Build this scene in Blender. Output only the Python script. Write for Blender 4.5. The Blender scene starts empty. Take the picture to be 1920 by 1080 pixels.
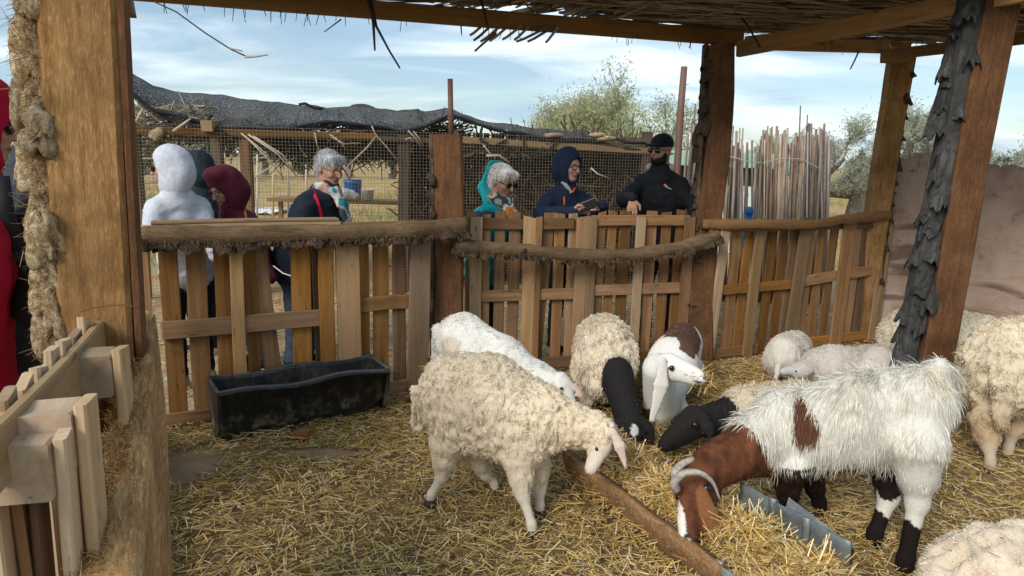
import bpy, math, random
import numpy as np
from mathutils import Matrix, Vector
random.seed(7)
RNG = np.random.default_rng(11)
S = bpy.context.scene
COL = bpy.context.collection

# ------------------------------------------------------------------ camera
CAMZ, PITCH, ROLL, FPX = 1.6, math.atan(245 / 1300.0), 0.025, 1300.0
FW = np.array([0, math.cos(PITCH), -math.sin(PITCH)])
_rt = np.array([1.0, 0, 0]); _up = np.array([0, math.sin(PITCH), math.cos(PITCH)])
RC = _rt * math.cos(ROLL) + _up * math.sin(ROLL)
UC = -_rt * math.sin(ROLL) + _up * math.cos(ROLL)
CAM = np.array([0, 0, CAMZ])
cd = bpy.data.cameras.new('camera'); cam = bpy.data.objects.new('camera', cd); COL.objects.link(cam)
cd.sensor_width = 36.0; cd.lens = 36.0 * FPX / 1920.0; cd.clip_start = 0.05; cd.clip_end = 2000
cam.matrix_world = Matrix(((RC[0], UC[0], -FW[0], CAM[0]), (RC[1], UC[1], -FW[1], CAM[1]), (RC[2], UC[2], -FW[2], CAM[2]), (0, 0, 0, 1)))
S.camera = cam

# ------------------------------------------------------------------ sky, sun, exposure
SUN_EL, SUN_AZ = math.radians(35), math.radians(214)      # azimuth clockwise from +Y: behind the camera, to its left
W = bpy.data.worlds.new('World'); S.world = W; W.use_nodes = True
wn, wl = W.node_tree.nodes, W.node_tree.links
wn.clear()
def wnode(t, **k):
    n = wn.new(t)
    for a, b in k.items(): setattr(n, a, b)
    return n
out = wnode('ShaderNodeOutputWorld'); bg = wnode('ShaderNodeBackground'); bg.inputs[1].default_value = 0.061
sky = wnode('ShaderNodeTexSky', sky_type='NISHITA', sun_disc=False, sun_elevation=SUN_EL, sun_rotation=SUN_AZ, altitude=50)
sky.air_density = 1.0; sky.dust_density = 0.6; sky.ozone_density = 2.0
tc = wnode('ShaderNodeTexCoord'); sx = wnode('ShaderNodeSeparateXYZ'); wl.new(tc.outputs['Generated'], sx.inputs[0])
def wmath(op, a, b=None, clamp=False):
    n = wnode('ShaderNodeMath', operation=op); n.use_clamp = clamp
    for i, v in enumerate((a, b)):
        if v is None: continue
        if isinstance(v, (int, float)): n.inputs[i].default_value = v
        else: wl.new(v, n.inputs[i])
    return n.outputs[0]
zz = wmath('ADD', wmath('MAXIMUM', sx.outputs[2], 0.0), 0.16)
cv = wnode('ShaderNodeCombineXYZ')
wl.new(wmath('DIVIDE', sx.outputs[0], zz), cv.inputs[0]); wl.new(wmath('DIVIDE', sx.outputs[1], zz), cv.inputs[1])
mp = wnode('ShaderNodeMapping'); mp.inputs['Rotation'].default_value = (0, 0, 0.25); mp.inputs['Scale'].default_value = (0.8, 1.5, 1)
mp.inputs['Location'].default_value = (3.1, 0.4, 0)
wl.new(cv.outputs[0], mp.inputs[0])
n1 = wnode('ShaderNodeTexNoise'); n1.inputs['Scale'].default_value = 0.62; n1.inputs['Detail'].default_value = 9; n1.inputs['Roughness'].default_value = 0.52; n1.inputs['Distortion'].default_value = 0.5
wl.new(mp.outputs[0], n1.inputs[0])
r1 = wnode('ShaderNodeValToRGB'); r1.color_ramp.elements[0].position = 0.40; r1.color_ramp.elements[1].position = 0.58
r1.color_ramp.elements[1].color = (0.92, 0.92, 0.92, 1)
wl.new(n1.outputs[0], r1.inputs[0])
n2 = wnode('ShaderNodeTexNoise'); n2.inputs['Scale'].default_value = 0.3; n2.inputs['Detail'].default_value = 5
wl.new(mp.outputs[0], n2.inputs[0])
veil = wmath('ADD', wmath('MULTIPLY', n2.outputs[0], 0.30), 0.05)
cf = wmath('MAXIMUM', r1.outputs[0], veil, True)
cmix = wnode('ShaderNodeMixRGB'); wl.new(cf, cmix.inputs[0])
n3 = wnode('ShaderNodeTexNoise'); n3.inputs['Scale'].default_value = 1.1; n3.inputs['Detail'].default_value = 7; n3.inputs['Distortion'].default_value = 0.6
wl.new(mp.outputs[0], n3.inputs[0]); r3 = wnode('ShaderNodeValToRGB'); r3.color_ramp.elements[0].position = 0.40; r3.color_ramp.elements[1].position = 0.62; wl.new(n3.outputs[0], r3.inputs[0])
r3.color_ramp.elements[0].color = (0.36, 0.50, 0.61, 1); r3.color_ramp.elements[1].color = (0.86, 0.95, 1.0, 1)
cl = wnode('ShaderNodeVectorMath', operation='SCALE'); wl.new(r3.outputs[0], cl.inputs[0]); cl.inputs['Scale'].default_value = 11.5
wl.new(sky.outputs[0], cmix.inputs[1]); wl.new(cl.outputs[0], cmix.inputs[2])
wl.new(cmix.outputs[0], bg.inputs[0]); wl.new(bg.outputs[0], out.inputs[0])

sd = bpy.data.lights.new('sun', 'SUN'); sd.energy = 1.6; sd.angle = math.radians(24); sd.color = (1.0, 0.955, 0.89)
sun = bpy.data.objects.new('sun', sd); COL.objects.link(sun)
sdir = Vector((math.sin(SUN_AZ) * math.cos(SUN_EL), math.cos(SUN_AZ) * math.cos(SUN_EL), math.sin(SUN_EL)))
sun.rotation_euler = sdir.to_track_quat('Z', 'Y').to_euler(); sun.location = (-20, -20, 30)
S.view_settings.view_transform = 'Standard'; S.view_settings.look = 'None'
S.view_settings.exposure = 1.0; S.view_settings.gamma = 1; S.view_settings.use_curve_mapping = False
S.cycles.max_bounces = 8; S.cycles.diffuse_bounces = 4; S.cycles.transparent_max_bounces = 12

# ------------------------------------------------------------------ where a sight line meets a plane
def ray(px, py): return FW * FPX + RC * (px - 960) - UC * (py - 540)
def at(px, py, Y): r = ray(px, py); return CAM + r * (Y / r[1])
def gz(px, py, z=0.0): r = ray(px, py); return CAM + r * ((z - CAMZ) / r[2])

# ------------------------------------------------------------------ mesh helpers
def mesh(name, V, F, cols=None, smooth=True):
    V = np.asarray(V, np.float32).reshape(-1, 3)
    me = bpy.data.meshes.new(name)
    if isinstance(F, np.ndarray): groups = [F]
    elif len(F) and isinstance(F[0], np.ndarray) and F[0].ndim == 2: groups = F
    else:
        groups = None
    if groups is None:
        me.from_pydata(V.tolist(), [], [tuple(int(i) for i in f) for f in F])
    else:
        me.vertices.add(len(V)); me.vertices.foreach_set('co', V.ravel())
        groups = [g for g in groups if len(g)]
        nl = sum(g.size for g in groups); nf = sum(len(g) for g in groups)
        me.loops.add(nl); me.polygons.add(nf)
        me.loops.foreach_set('vertex_index', np.concatenate([g.ravel() for g in groups]).astype(np.int32))
        tot = np.concatenate([np.full(len(g), g.shape[1], np.int32) for g in groups])
        st = np.concatenate([[0], np.cumsum(tot)[:-1]]).astype(np.int32)
        me.polygons.foreach_set('loop_start', st)
        me.update(calc_edges=True)
    me.polygons.foreach_set('use_smooth', np.full(len(me.polygons), bool(smooth)))
    if cols is not None:
        a = me.attributes.new('Col', 'FLOAT_COLOR', 'POINT')
        c = np.ones((len(V), 4), np.float32); c[:, :3] = cols
        a.data.foreach_set('color', c.ravel())
    me.update()
    return me
def thing(name, label, cat, loc=(0, 0, 0), group=None, kind=None):
    o = bpy.data.objects.new(name, None); COL.objects.link(o); o.location = Vector([float(v) for v in loc]); o.empty_display_size = 0.1
    return tag(o, label, cat, group, kind)
def tag(o, label=None, cat=None, group=None, kind=None):
    if label: o['label'] = label
    if cat: o['category'] = cat
    if group: o['group'] = group
    if kind: o['kind'] = kind
    return o
WORLD = {}
def obj(name, me, mat=None, parent=None, mw=None):
    o = bpy.data.objects.new(name, me); COL.objects.link(o)
    if mat is not None and not me.materials: me.materials.append(mat)
    mw = mw or Matrix()
    WORLD[o.name] = mw
    if parent is not None:
        o.parent = parent
        pw = WORLD.get(parent.name) or Matrix.Translation(parent.location)
        o.matrix_parent_inverse = pw.inverted()
    o.matrix_basis = mw
    return o
def cat_meshes(parts):
    V, F, n = [], {}, 0; C = []
    for p in parts:
        v, f = np.asarray(p[0], float).reshape(-1, 3), p[1]
        fs = [f] if isinstance(f, np.ndarray) else f
        for g in fs: F.setdefault(g.shape[1], []).append(np.asarray(g) + n)
        V.append(v); n += len(v)
        if len(p) > 2: C.append(np.broadcast_to(np.asarray(p[2], float), (len(v), 3)))
    return np.concatenate(V), [np.concatenate(x) for x in F.values()], (np.concatenate(C) if C else None)

# vectorised value noise
def _h(ix, iy, iz):
    n = (ix * 374761393 + iy * 668265263 + iz * 2147483647 + 1013904223) & 0xFFFFFFFF
    n = ((n ^ (n >> 13)) * 1274126177) & 0xFFFFFFFF
    n = ((n ^ (n >> 16)) * 2246822519) & 0xFFFFFFFF
    return ((n ^ (n >> 15)) & 0xFFFF) / 32767.5 - 1.0
def noise(P, s=1.0, seed=0, oct=1):
    P = np.asarray(P, float) * s + seed * 17.31 + 500.0; tot = 0; amp = 1.0
    for o in range(oct):
        i = np.floor(P).astype(np.int64); f = P - i; f = f * f * (3 - 2 * f); r = 0
        for dx in (0, 1):
            wx = f[:, 0] if dx else 1 - f[:, 0]
            for dy in (0, 1):
                wy = f[:, 1] if dy else 1 - f[:, 1]
                for dz in (0, 1):
                    wz = f[:, 2] if dz else 1 - f[:, 2]
                    r = r + wx * wy * wz * _h(i[:, 0] + dx, i[:, 1] + dy, i[:, 2] + dz)
        tot = tot + amp * r; amp *= 0.5; P = P * 2.03
    return tot
def unit(v): v = np.asarray(v, float); return v / (np.linalg.norm(v) + 1e-12)
def nrm(v): return v / (np.linalg.norm(v, axis=1, keepdims=True) + 1e-12)
def frame(d, upv=(0, 0, 1)):
    x = unit(d); z = np.asarray(upv, float); y = np.cross(z, x)
    if np.linalg.norm(y) < 1e-5: y = np.cross((0, 1, 0), x)
    y = unit(y); z = np.cross(x, y); return x, y, z
def mat4(x, y, z, o):
    return Matrix(((x[0], y[0], z[0], o[0]), (x[1], y[1], z[1], o[1]), (x[2], y[2], z[2], o[2]), (0, 0, 0, 1)))

# a sawn timber in its own frame: length along X from 0 to L, chamfered edges, a little warp
def timber_mesh(L, w, t, ch=0.004, seg=4, warp=0.004, seed=0, endskew=0.006):
    r = np.random.default_rng(seed)
    ch = min(ch, w * .3, t * .3)
    prof = np.array([(-w/2+ch, -t/2), (w/2-ch, -t/2), (w/2, -t/2+ch), (w/2, t/2-ch), (w/2-ch, t/2), (-w/2+ch, t/2), (-w/2, t/2-ch), (-w/2, -t/2+ch)])
    V = []
    b1, b2, b3 = r.normal(0, warp, 3); tw = r.normal(0, 0.012)
    for i in range(seg + 1):
        s = i / seg; x = s * L
        a = tw * (s - .5); k = 1 + r.normal(0, 0.012)
        for (p, q) in prof * k:
            V.append((x, p * math.cos(a) - q * math.sin(a) + b1 * math.sin(math.pi * s) + b3 * math.sin(2 * math.pi * s), p * math.sin(a) + q * math.cos(a) + b2 * math.sin(math.pi * s)))
    V = np.array(V); e0, e1 = r.normal(0, endskew, 2)
    V[:8, 0] += e0 * V[:8, 1] / w * 2; V[-8:, 0] += e1 * V[-8:, 1] / w * 2
    Q = []
    for i in range(seg):
        for j in range(8):
            a, b = i * 8 + j, i * 8 + (j + 1) % 8
            Q.append((a, b, b + 8, a + 8))
    n = seg * 8
    return V, [np.array(Q), np.array([[7, 6, 5, 4, 3, 2, 1, 0], [n, n+1, n+2, n+3, n+4, n+5, n+6, n+7]])]
_seed = [0]
def timber(name, p0, p1, w, t, mat, parent=None, upv=(0, 0, 1), **k):
    """p0 -> p1 is the centre line; t is measured along upv, w across it"""
    p0, p1 = np.asarray(p0, float), np.asarray(p1, float); _seed[0] += 1
    V, F = timber_mesh(np.linalg.norm(p1 - p0), w, t, seed=_seed[0], **k)
    x, y, z = frame(p1 - p0, upv)
    return obj(name, mesh(name, V, F, smooth=False), mat, parent, mat4(x, y, z, p0))

def tube(pts, rad, n=6, cap=True):
    pts = np.asarray(pts, float); rad = np.broadcast_to(np.asarray(rad, float), (len(pts),))
    V = []; prev = None
    for i in range(len(pts)):
        d = pts[min(i + 1, len(pts) - 1)] - pts[max(i - 1, 0)]; d = unit(d)
        if prev is None: y = unit(np.cross(d, (0.31, 0.2, 0.93) if abs(d[2]) < .9 else (1, 0, 0)))
        else: y = unit(prev - d * (prev @ d))
        prev = y; z = np.cross(d, y)
        a = np.arange(n) * 2 * math.pi / n
        V.append(pts[i] + rad[i] * (np.cos(a)[:, None] * y + np.sin(a)[:, None] * z))
    V = np.concatenate(V); Q = []
    for i in range(len(pts) - 1):
        for j in range(n): Q.append((i*n+j, i*n+(j+1) % n, (i+1)*n+(j+1) % n, (i+1)*n+j))
    F = [np.array(Q)]
    if cap: F.append(np.array([list(range(n))[::-1], [(len(pts)-1)*n+j for j in range(n)]]))
    return V, F
def wig(p0, p1, n=6, a=0.02, seed=0, sag=0.0):
    r = np.random.default_rng(seed); p0, p1 = np.asarray(p0, float), np.asarray(p1, float)
    s = np.linspace(0, 1, n)[:, None]; P = p0 + (p1 - p0) * s
    o = r.normal(0, a, (n, 3)); o[0] = 0; o[-1] *= .5
    P = P + o; P[:, 2] -= sag * 4 * (s * (1 - s))[:, 0]
    return P

# many thin sticks at once (prisms of n sides): P0, P1 arrays
def sticks(P0, P1, r0, r1, n=4):
    P0, P1 = np.asarray(P0, float), np.asarray(P1, float); m = len(P0)
    d = nrm(P1 - P0); ref = np.where(np.abs(d[:, 2:3]) < .9, np.array([[0, 0, 1.]]), np.array([[1., 0, 0]]))
    y = nrm(np.cross(ref, d)); z = np.cross(d, y)
    a = np.arange(n) * 2 * math.pi / n + .4
    ring = np.cos(a)[None, :, None] * y[:, None] + np.sin(a)[None, :, None] * z[:, None]
    r0 = np.broadcast_to(np.asarray(r0, float), (m,))[:, None, None]; r1 = np.broadcast_to(np.asarray(r1, float), (m,))[:, None, None]
    V = np.concatenate([P0[:, None] + ring * r0, P1[:, None] + ring * r1], 1)
    q = np.array([(j, (j+1) % n, n + (j+1) % n, n + j) for j in range(n)])
    Q = (q[None] + (np.arange(m) * 2 * n)[:, None, None]).reshape(-1, 4)
    return V.reshape(-1, 3), Q, 2 * n

# ------------------------------------------------------------------ implicit surfaces (rounded limbs blended into one skin)
def limb(p0, p1, r0, r1, side=None, k=0.03):
    """tapered limb; r = radius or (across, thick); 'across' is measured along side"""
    r0 = (r0, r0) if np.isscalar(r0) else r0; r1 = (r1, r1) if np.isscalar(r1) else r1
    return (np.asarray(p0, float), np.asarray(p1, float), r0, r1, side, k)
def ball(p, r, k=0.03, rot=None):
    """ellipsoid: radii along x, y, z (of rot's columns when given)"""
    return ('ball', np.asarray(p, float), (r, r, r) if np.isscalar(r) else tuple(r), rot, k)
def sdf_mesh(prims, res, pad=0.03, cuts=()):
    lo, hi = np.full(3, 1e9), np.full(3, -1e9)
    for p in prims:
        if p[0] is not None and isinstance(p[0], str):
            m = max(p[2]); lo = np.minimum(lo, p[1] - m); hi = np.maximum(hi, p[1] + m)
        else:
            m = max(*p[2], *p[3]); lo = np.minimum(lo, np.minimum(p[0], p[1]) - m); hi = np.maximum(hi, np.maximum(p[0], p[1]) + m)
    lo -= pad; hi += pad
    n = np.ceil((hi - lo) / res).astype(int) + 1
    D = np.full(n, 0.5, np.float32)
    ax = [lo[i] + np.arange(n[i]) * res for i in range(3)]
    for p in prims:
        k = p[-1]
        if isinstance(p[0], str):
            c, r = p[1], p[2]; m = max(r) + 2 * k + 2 * res; a, b = c - m, c + m
        else:
            m = max(*p[2], *p[3]) + 2 * k + 2 * res; a, b = np.minimum(p[0], p[1]) - m, np.maximum(p[0], p[1]) + m
        i0 = np.clip(((a - lo) / res).astype(int), 0, n - 1); i1 = np.clip(np.ceil((b - lo) / res).astype(int) + 1, 1, n)
        X, Y, Z = np.meshgrid(ax[0][i0[0]:i1[0]], ax[1][i0[1]:i1[1]], ax[2][i0[2]:i1[2]], indexing='ij')
        if isinstance(p[0], str):
            q = np.stack([X - c[0], Y - c[1], Z - c[2]], -1)
            if p[3] is not None: q = q @ np.asarray(p[3], float)
            e = q / np.array(r); l = np.linalg.norm(e, axis=-1); l2 = np.linalg.norm(e / np.array(r), axis=-1) + 1e-9
            d = l * (l - 1) / l2
        else:
            p0, p1, r0, r1, side, _ = p
            ax_ = p1 - p0; L = np.linalg.norm(ax_) + 1e-9; u = ax_ / L
            sd_ = np.asarray(side if side is not None else ((0, 0, 1) if abs(u[2]) < .9 else (1, 0, 0)), float)
            v = unit(sd_ - u * (sd_ @ u)); w = np.cross(u, v)
            qx, qy, qz = X - p0[0], Y - p0[1], Z - p0[2]
            s = qx * u[0] + qy * u[1] + qz * u[2]; t = np.clip(s / L, 0, 1); over = s - t * L
            dv = qx * v[0] + qy * v[1] + qz * v[2]; dw = qx * w[0] + qy * w[1] + qz * w[2]
            ra = r0[0] + (r1[0] - r0[0]) * t; rb = r0[1] + (r1[1] - r0[1]) * t; rm = np.minimum(ra, rb)
            l = np.sqrt((dv / ra) ** 2 + (dw / rb) ** 2 + (over / rm) ** 2)
            l2 = np.sqrt((dv / ra**2) ** 2 + (dw / rb**2) ** 2 + (over / rm**2) ** 2) + 1e-9
            d = np.where(l < 1e-4, -rm, l * (l - 1) / l2)
        sl = tuple(slice(i0[i], i1[i]) for i in range(3))
        A = D[sl]; h = np.clip(0.5 + 0.5 * (A - d) / max(k, 1e-6), 0, 1)
        D[sl] = A + (d - A) * h - k * h * (1 - h)
    if cuts:
        X, Y, Z = np.meshgrid(*ax, indexing='ij')
        for c, r, rot in cuts:
            q = np.stack([X - c[0], Y - c[1], Z - c[2]], -1)
            if rot is not None: q = q @ np.asarray(rot, float)
            l = np.linalg.norm(q / np.array(r), axis=-1); D = np.maximum(D, -(l - 1) * min(r))
    return surface_nets(D, lo, res)
def surface_nets(D, lo, res):
    I = D < 0; n = np.array(D.shape) - 1
    cnt = np.zeros(n, int)
    cs = [(a, b, c) for a in (0, 1) for b in (0, 1) for c in (0, 1)]
    g = lambda A, a, b, c: A[a:a + n[0], b:b + n[1], c:c + n[2]]
    for a, b, c in cs: cnt += g(I, a, b, c)
    act = (cnt > 0) & (cnt < 8); ids = np.full(n, -1, np.int64); cells = np.argwhere(act); ids[act] = np.arange(len(cells))
    acc = np.zeros((len(cells), 3)); num = np.zeros(len(cells))
    ci = cells.T
    for i in range(8):
        for j in range(i + 1, 8):
            d = np.array(cs[j]) - np.array(cs[i])
            if np.abs(d).sum() != 1: continue
            v0 = D[ci[0] + cs[i][0], ci[1] + cs[i][1], ci[2] + cs[i][2]]; v1 = D[ci[0] + cs[j][0], ci[1] + cs[j][1], ci[2] + cs[j][2]]
            m = (v0 < 0) != (v1 < 0); t = np.where(m, v0 / np.where(m, v0 - v1, 1), 0)
            acc += np.where(m[:, None], np.array(cs[i]) + t[:, None] * d, 0); num += m
    V = lo + (cells + acc / num[:, None]) * res
    Q = []
    for axis in range(3):
        o1, o2 = [(1, 2), (2, 0), (0, 1)][axis]
        s0 = [slice(None)] * 3; s1 = [slice(None)] * 3; s0[axis] = slice(0, -1); s1[axis] = slice(1, None)
        A, B = I[tuple(s0)], I[tuple(s1)]
        E = np.argwhere(A != B)
        E = E[(E[:, o1] > 0) & (E[:, o2] > 0) & (E[:, o1] < n[o1]) & (E[:, o2] < n[o2])]
        fl = A[tuple(E.T)]
        def cid(d1, d2):
            c = E.copy(); c[:, o1] -= d1; c[:, o2] -= d2; return ids[tuple(c.T)]
        q = np.stack([cid(1, 1), cid(0, 1), cid(0, 0), cid(1, 0)], 1)
        q[~fl] = q[~fl][:, ::-1]; Q.append(q)
    return V, np.concatenate(Q)
def vnormals(V, Q):
    N = np.zeros_like(V)
    a = np.cross(V[Q[:, 2]] - V[Q[:, 0]], V[Q[:, 3 if Q.shape[1] == 4 else 1]] - V[Q[:, 1 if Q.shape[1] == 4 else 0]])
    for i in range(Q.shape[1]): np.add.at(N, Q[:, i], a)
    return nrm(N)
def relax(V, Q, it=1, lam=0.5):
    V = V.copy()
    for _ in range(it):
        A = np.zeros_like(V); c = np.zeros(len(V))
        for i in range(4):
            j = (i + 1) % 4
            np.add.at(A, Q[:, i], V[Q[:, j]]); np.add.at(A, Q[:, j], V[Q[:, i]]); np.add.at(c, Q[:, i], 1); np.add.at(c, Q[:, j], 1)
        V = V + lam * (A / c[:, None] - V)
    return V

# locks of hair standing on a skin
def fur(V, Q, N, C, count, length, width, comb=(0, 0, -1), lift=0.5, droop=0.3, jit=0.25, curl=0.0, seed=0, mask=None, vary=0.16, seg=3, clump=0.0, cell=.016):
    r = np.random.default_rng(seed)
    T = np.concatenate([Q[:, [0, 1, 2]], Q[:, [0, 2, 3]]]); ar = np.linalg.norm(np.cross(V[T[:, 1]] - V[T[:, 0]], V[T[:, 2]] - V[T[:, 0]]), axis=1)
    if mask is not None: ar = ar * mask[T].mean(1)
    f = r.choice(len(T), count, p=ar / ar.sum()); b = r.dirichlet((1, 1, 1), count)
    P = (V[T[f]] * b[:, :, None]).sum(1); n = nrm((N[T[f]] * b[:, :, None]).sum(1)); c = C[T[f, 0]]
    L = (length[T[f]] * b).sum(1) if isinstance(length, np.ndarray) else length
    cm = (comb(P) if callable(comb) else np.broadcast_to(np.asarray(comb, float), P.shape))
    tg = cm - n * (cm * n).sum(1, keepdims=True)
    lf = lift if np.isscalar(lift) else 1.0
    # neighbouring locks lean the same way
    wob = np.stack([noise(P, 22, seed + s) for s in (1, 2, 3)], 1)
    d = nrm(n * lf + tg * (1 - lf) + wob * jit + r.normal(0, jit * .5, P.shape))
    L = (L * r.uniform(.65, 1.3, count))[:, None]
    d2 = nrm(d + np.array([0, 0, -droop]) + tg * .3 + r.normal(0, curl + .05, P.shape))
    d3 = nrm(d2 + np.array([0, 0, -droop]) + r.normal(0, curl * 1.6 + .05, P.shape))
    p0 = P - n * .004; p1 = p0 + d * L * .38; p2 = p1 + d2 * L * .34; p3 = p2 + d3 * L * .28
    if clump:
        g = np.floor((P + .4 * cell * np.stack([noise(P, 60, 21 + k_) for k_ in range(3)], 1)) / cell).astype(np.int64); _u, inv = np.unique(g[:, 0] * 73856093 ^ g[:, 1] * 19349663 ^ g[:, 2] * 83492791, return_inverse=True); inv = inv.ravel()
        ct = np.bincount(inv)[:, None]; mean = lambda A_: np.stack([np.bincount(inv, A_[:, k_]) for k_ in range(3)], 1) / ct
        jc = r.normal(0, .22, (len(ct), 3)) * np.mean(L); m2, m3 = mean(p2) + jc * .5, mean(p3) + jc; p2 = p2 + (m2[inv] - p2) * clump * .6; p3 = p3 + (m3[inv] - p3) * clump; c = c * (1 + r.normal(0, .10, (len(ct), 1)))[inv]
    w = nrm(np.cross(d, n + r.normal(0, .5, P.shape))) * (width * r.uniform(.6, 1.3, (count, 1)))
    if seg == 2:
        A = np.stack([p0 - w, p0 + w, p1 - w * .85, p1 + w * .85, p2 + (p3 - p2) * .5], 1).reshape(-1, 3); k = np.arange(count)[:, None] * 5
        cc = np.clip(c * (1 + r.normal(0, vary, (count, 1))), 0, 1)
        return A, [k + np.array([[0, 1, 3, 2]]), k + np.array([[2, 3, 4]])], np.repeat(cc, 5, 0)
    A = np.stack([p0 - w, p0 + w, p1 - w * .9, p1 + w * .9, p2 - w * .6, p2 + w * .6, p3], 1).reshape(-1, 3)
    k = np.arange(count)[:, None] * 7
    Q4 = np.concatenate([k + np.array([[0, 1, 3, 2]]), k + np.array([[2, 3, 5, 4]])]); T3 = k + np.array([[4, 5, 6]])
    cc = np.clip(c * (1 + r.normal(0, vary, (count, 1))), 0, 1)
    return A, [Q4, T3], np.repeat(cc, 7, 0)

# ------------------------------------------------------------------ materials
MATS = {}
class NT:
    def __init__(s, name):
        s.m = bpy.data.materials.new(name); s.m.use_nodes = True; s.n = s.m.node_tree.nodes; s.l = s.m.node_tree.links
        s.b = s.n['Principled BSDF']; s.b.inputs['Specular IOR Level'].default_value = 0.25; MATS[name] = s.m
    def node(s, t, **k):
        n = s.n.new(t)
        for a, b in k.items():
            if a in n.inputs if isinstance(a, str) and a[0].isupper() else False: n.inputs[a].default_value = b
            else: setattr(n, a, b)
        return n
    def set(s, sock, v):
        if hasattr(v, 'is_output'): s.l.new(v, s.b.inputs[sock])
        else: s.b.inputs[sock].default_value = v
        return s
    def coord(s, kind='Object', scale=(1, 1, 1), loc=(0, 0, 0)):
        t = s.n.new('ShaderNodeTexCoord'); m = s.n.new('ShaderNodeMapping'); m.inputs['Scale'].default_value = scale; m.inputs['Location'].default_value = loc
        s.l.new(t.outputs[kind], m.inputs[0]); return m.outputs[0]
    def noise(s, vec, scale=5, detail=4, rough=.55, dist=0.0):
        n = s.n.new('ShaderNodeTexNoise'); n.inputs['Scale'].default_value = scale; n.inputs['Detail'].default_value = detail
        n.inputs['Roughness'].default_value = rough; n.inputs['Distortion'].default_value = dist; s.l.new(vec, n.inputs[0]); return n.outputs[0]
    def ramp(s, fac, stops):
        r = s.n.new('ShaderNodeValToRGB'); e = r.color_ramp.elements
        while len(e) < len(stops): e.new(.5)
        for el, (p, c) in zip(e, stops): el.position = p; el.color = (*c, 1) if len(c) == 3 else c
        s.l.new(fac, r.inputs[0]); return r.outputs[0]
    def mix(s, fac, a, b, mode='MIX'):
        m = s.n.new('ShaderNodeMixRGB'); m.blend_type = mode
        for i, v in enumerate((fac, a, b)):
            if hasattr(v, 'is_output'): s.l.new(v, m.inputs[i])
            elif i == 0: m.inputs[0].default_value = v
            else: m.inputs[i].default_value = (*v, 1) if len(v) == 3 else v
        return m.outputs[0]
    def math(s, op, a, b=0.0):
        m = s.n.new('ShaderNodeMath'); m.operation = op
        for i, v in enumerate((a, b)):
            if hasattr(v, 'is_output'): s.l.new(v, m.inputs[i])
            else: m.inputs[i].default_value = v
        return m.outputs[0]
    def rnd(s): return s.n.new('ShaderNodeObjectInfo').outputs['Random']
    def attr(s, name='Col'):
        a = s.n.new('ShaderNodeAttribute'); a.attribute_name = name; return a.outputs['Color']
    def bump(s, h, strength=.4, dist=.01):
        b = s.n.new('ShaderNodeBump'); b.inputs['Strength'].default_value = strength; b.inputs['Distance'].default_value = dist
        s.l.new(h, b.inputs['Height']); s.l.new(b.outputs[0], s.b.inputs['Normal']); return s
def addv(t, vec, val):           # shift texture coordinates by a per-object number
    c = t.n.new('ShaderNodeVectorMath'); c.operation = 'ADD'; t.l.new(vec, c.inputs[0])
    m = t.math('MULTIPLY', val, 37.0); cx = t.n.new('ShaderNodeCombineXYZ'); t.l.new(m, cx.inputs[0]); t.l.new(m, cx.inputs[1]); t.l.new(cx.outputs[0], c.inputs[1]); return c.outputs[0]
def wood(name, c0, c1, c2, rough=.8, weather=.35, grey=(.30, .26, .21)):
    t = NT(name); r = t.rnd(); v = addv(t, t.coord('Object', (1.6, 26, 26)), r); g = t.noise(v, 1.0, 6, .62, .6)
    col = t.ramp(g, [(.25, c0), (.5, c1), (.75, c2)])
    v2 = addv(t, t.coord('Object', (1, 1.6, 1.6)), r); k = t.noise(v2, 5.5, 5, .6)
    col = t.mix(t.math('MULTIPLY', t.ramp(k, [(.45, (0, 0, 0)), (.7, (1, 1, 1))]), weather), col, grey)
    st = t.noise(addv(t, t.coord('Object', (3, 14, 14)), r), 3.0, 4, .7)
    col = t.mix(t.ramp(st, [(.60, (0, 0, 0)), (.70, (.75, .75, .75))]), col, tuple(x * .42 for x in c0))
    hv = t.n.new('ShaderNodeHueSaturation'); t.l.new(col, hv.inputs['Color'])
    t.l.new(t.math('ADD', t.math('MULTIPLY', r, .75), .50), hv.inputs['Value']); t.l.new(t.math('ADD', t.math('MULTIPLY', t.math('FRACT', t.math('MULTIPLY', r, 7.3)), .30), .88), hv.inputs['Saturation'])
    t.set('Base Color', hv.outputs[0]).set('Roughness', rough); t.bump(g, .35, .004); return t.m
# ------------------------------------------------------------------ material set
M = {}
M['pallet'] = wood('pallet_wood', (.15, .07, .027), (.26, .132, .052), (.36, .20, .088), weather=.25, grey=(.22, .15, .095))
M['pallet_pale'] = wood('pale_pallet_wood', (.24, .145, .072), (.34, .215, .11), (.42, .285, .16), weather=.3, grey=(.27, .21, .15))
M['pallet_near'] = wood('near_pallet_wood', (.34, .225, .125), (.46, .32, .19), (.55, .41, .26), weather=.3, grey=(.34, .27, .19))
M['beam'] = wood('sawn_beam', (.26, .14, .06), (.40, .235, .11), (.50, .31, .16), weather=.15)
M['board_smooth'] = wood('smooth_planed_board', (.30, .185, .105), (.38, .245, .145), (.44, .30, .19), weather=.4, grey=(.33, .24, .165))
M['darkwood'] = wood('dark_weathered_wood', (.05, .032, .02), (.10, .065, .04), (.16, .11, .07), weather=.4, grey=(.12, .10, .085))
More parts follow.
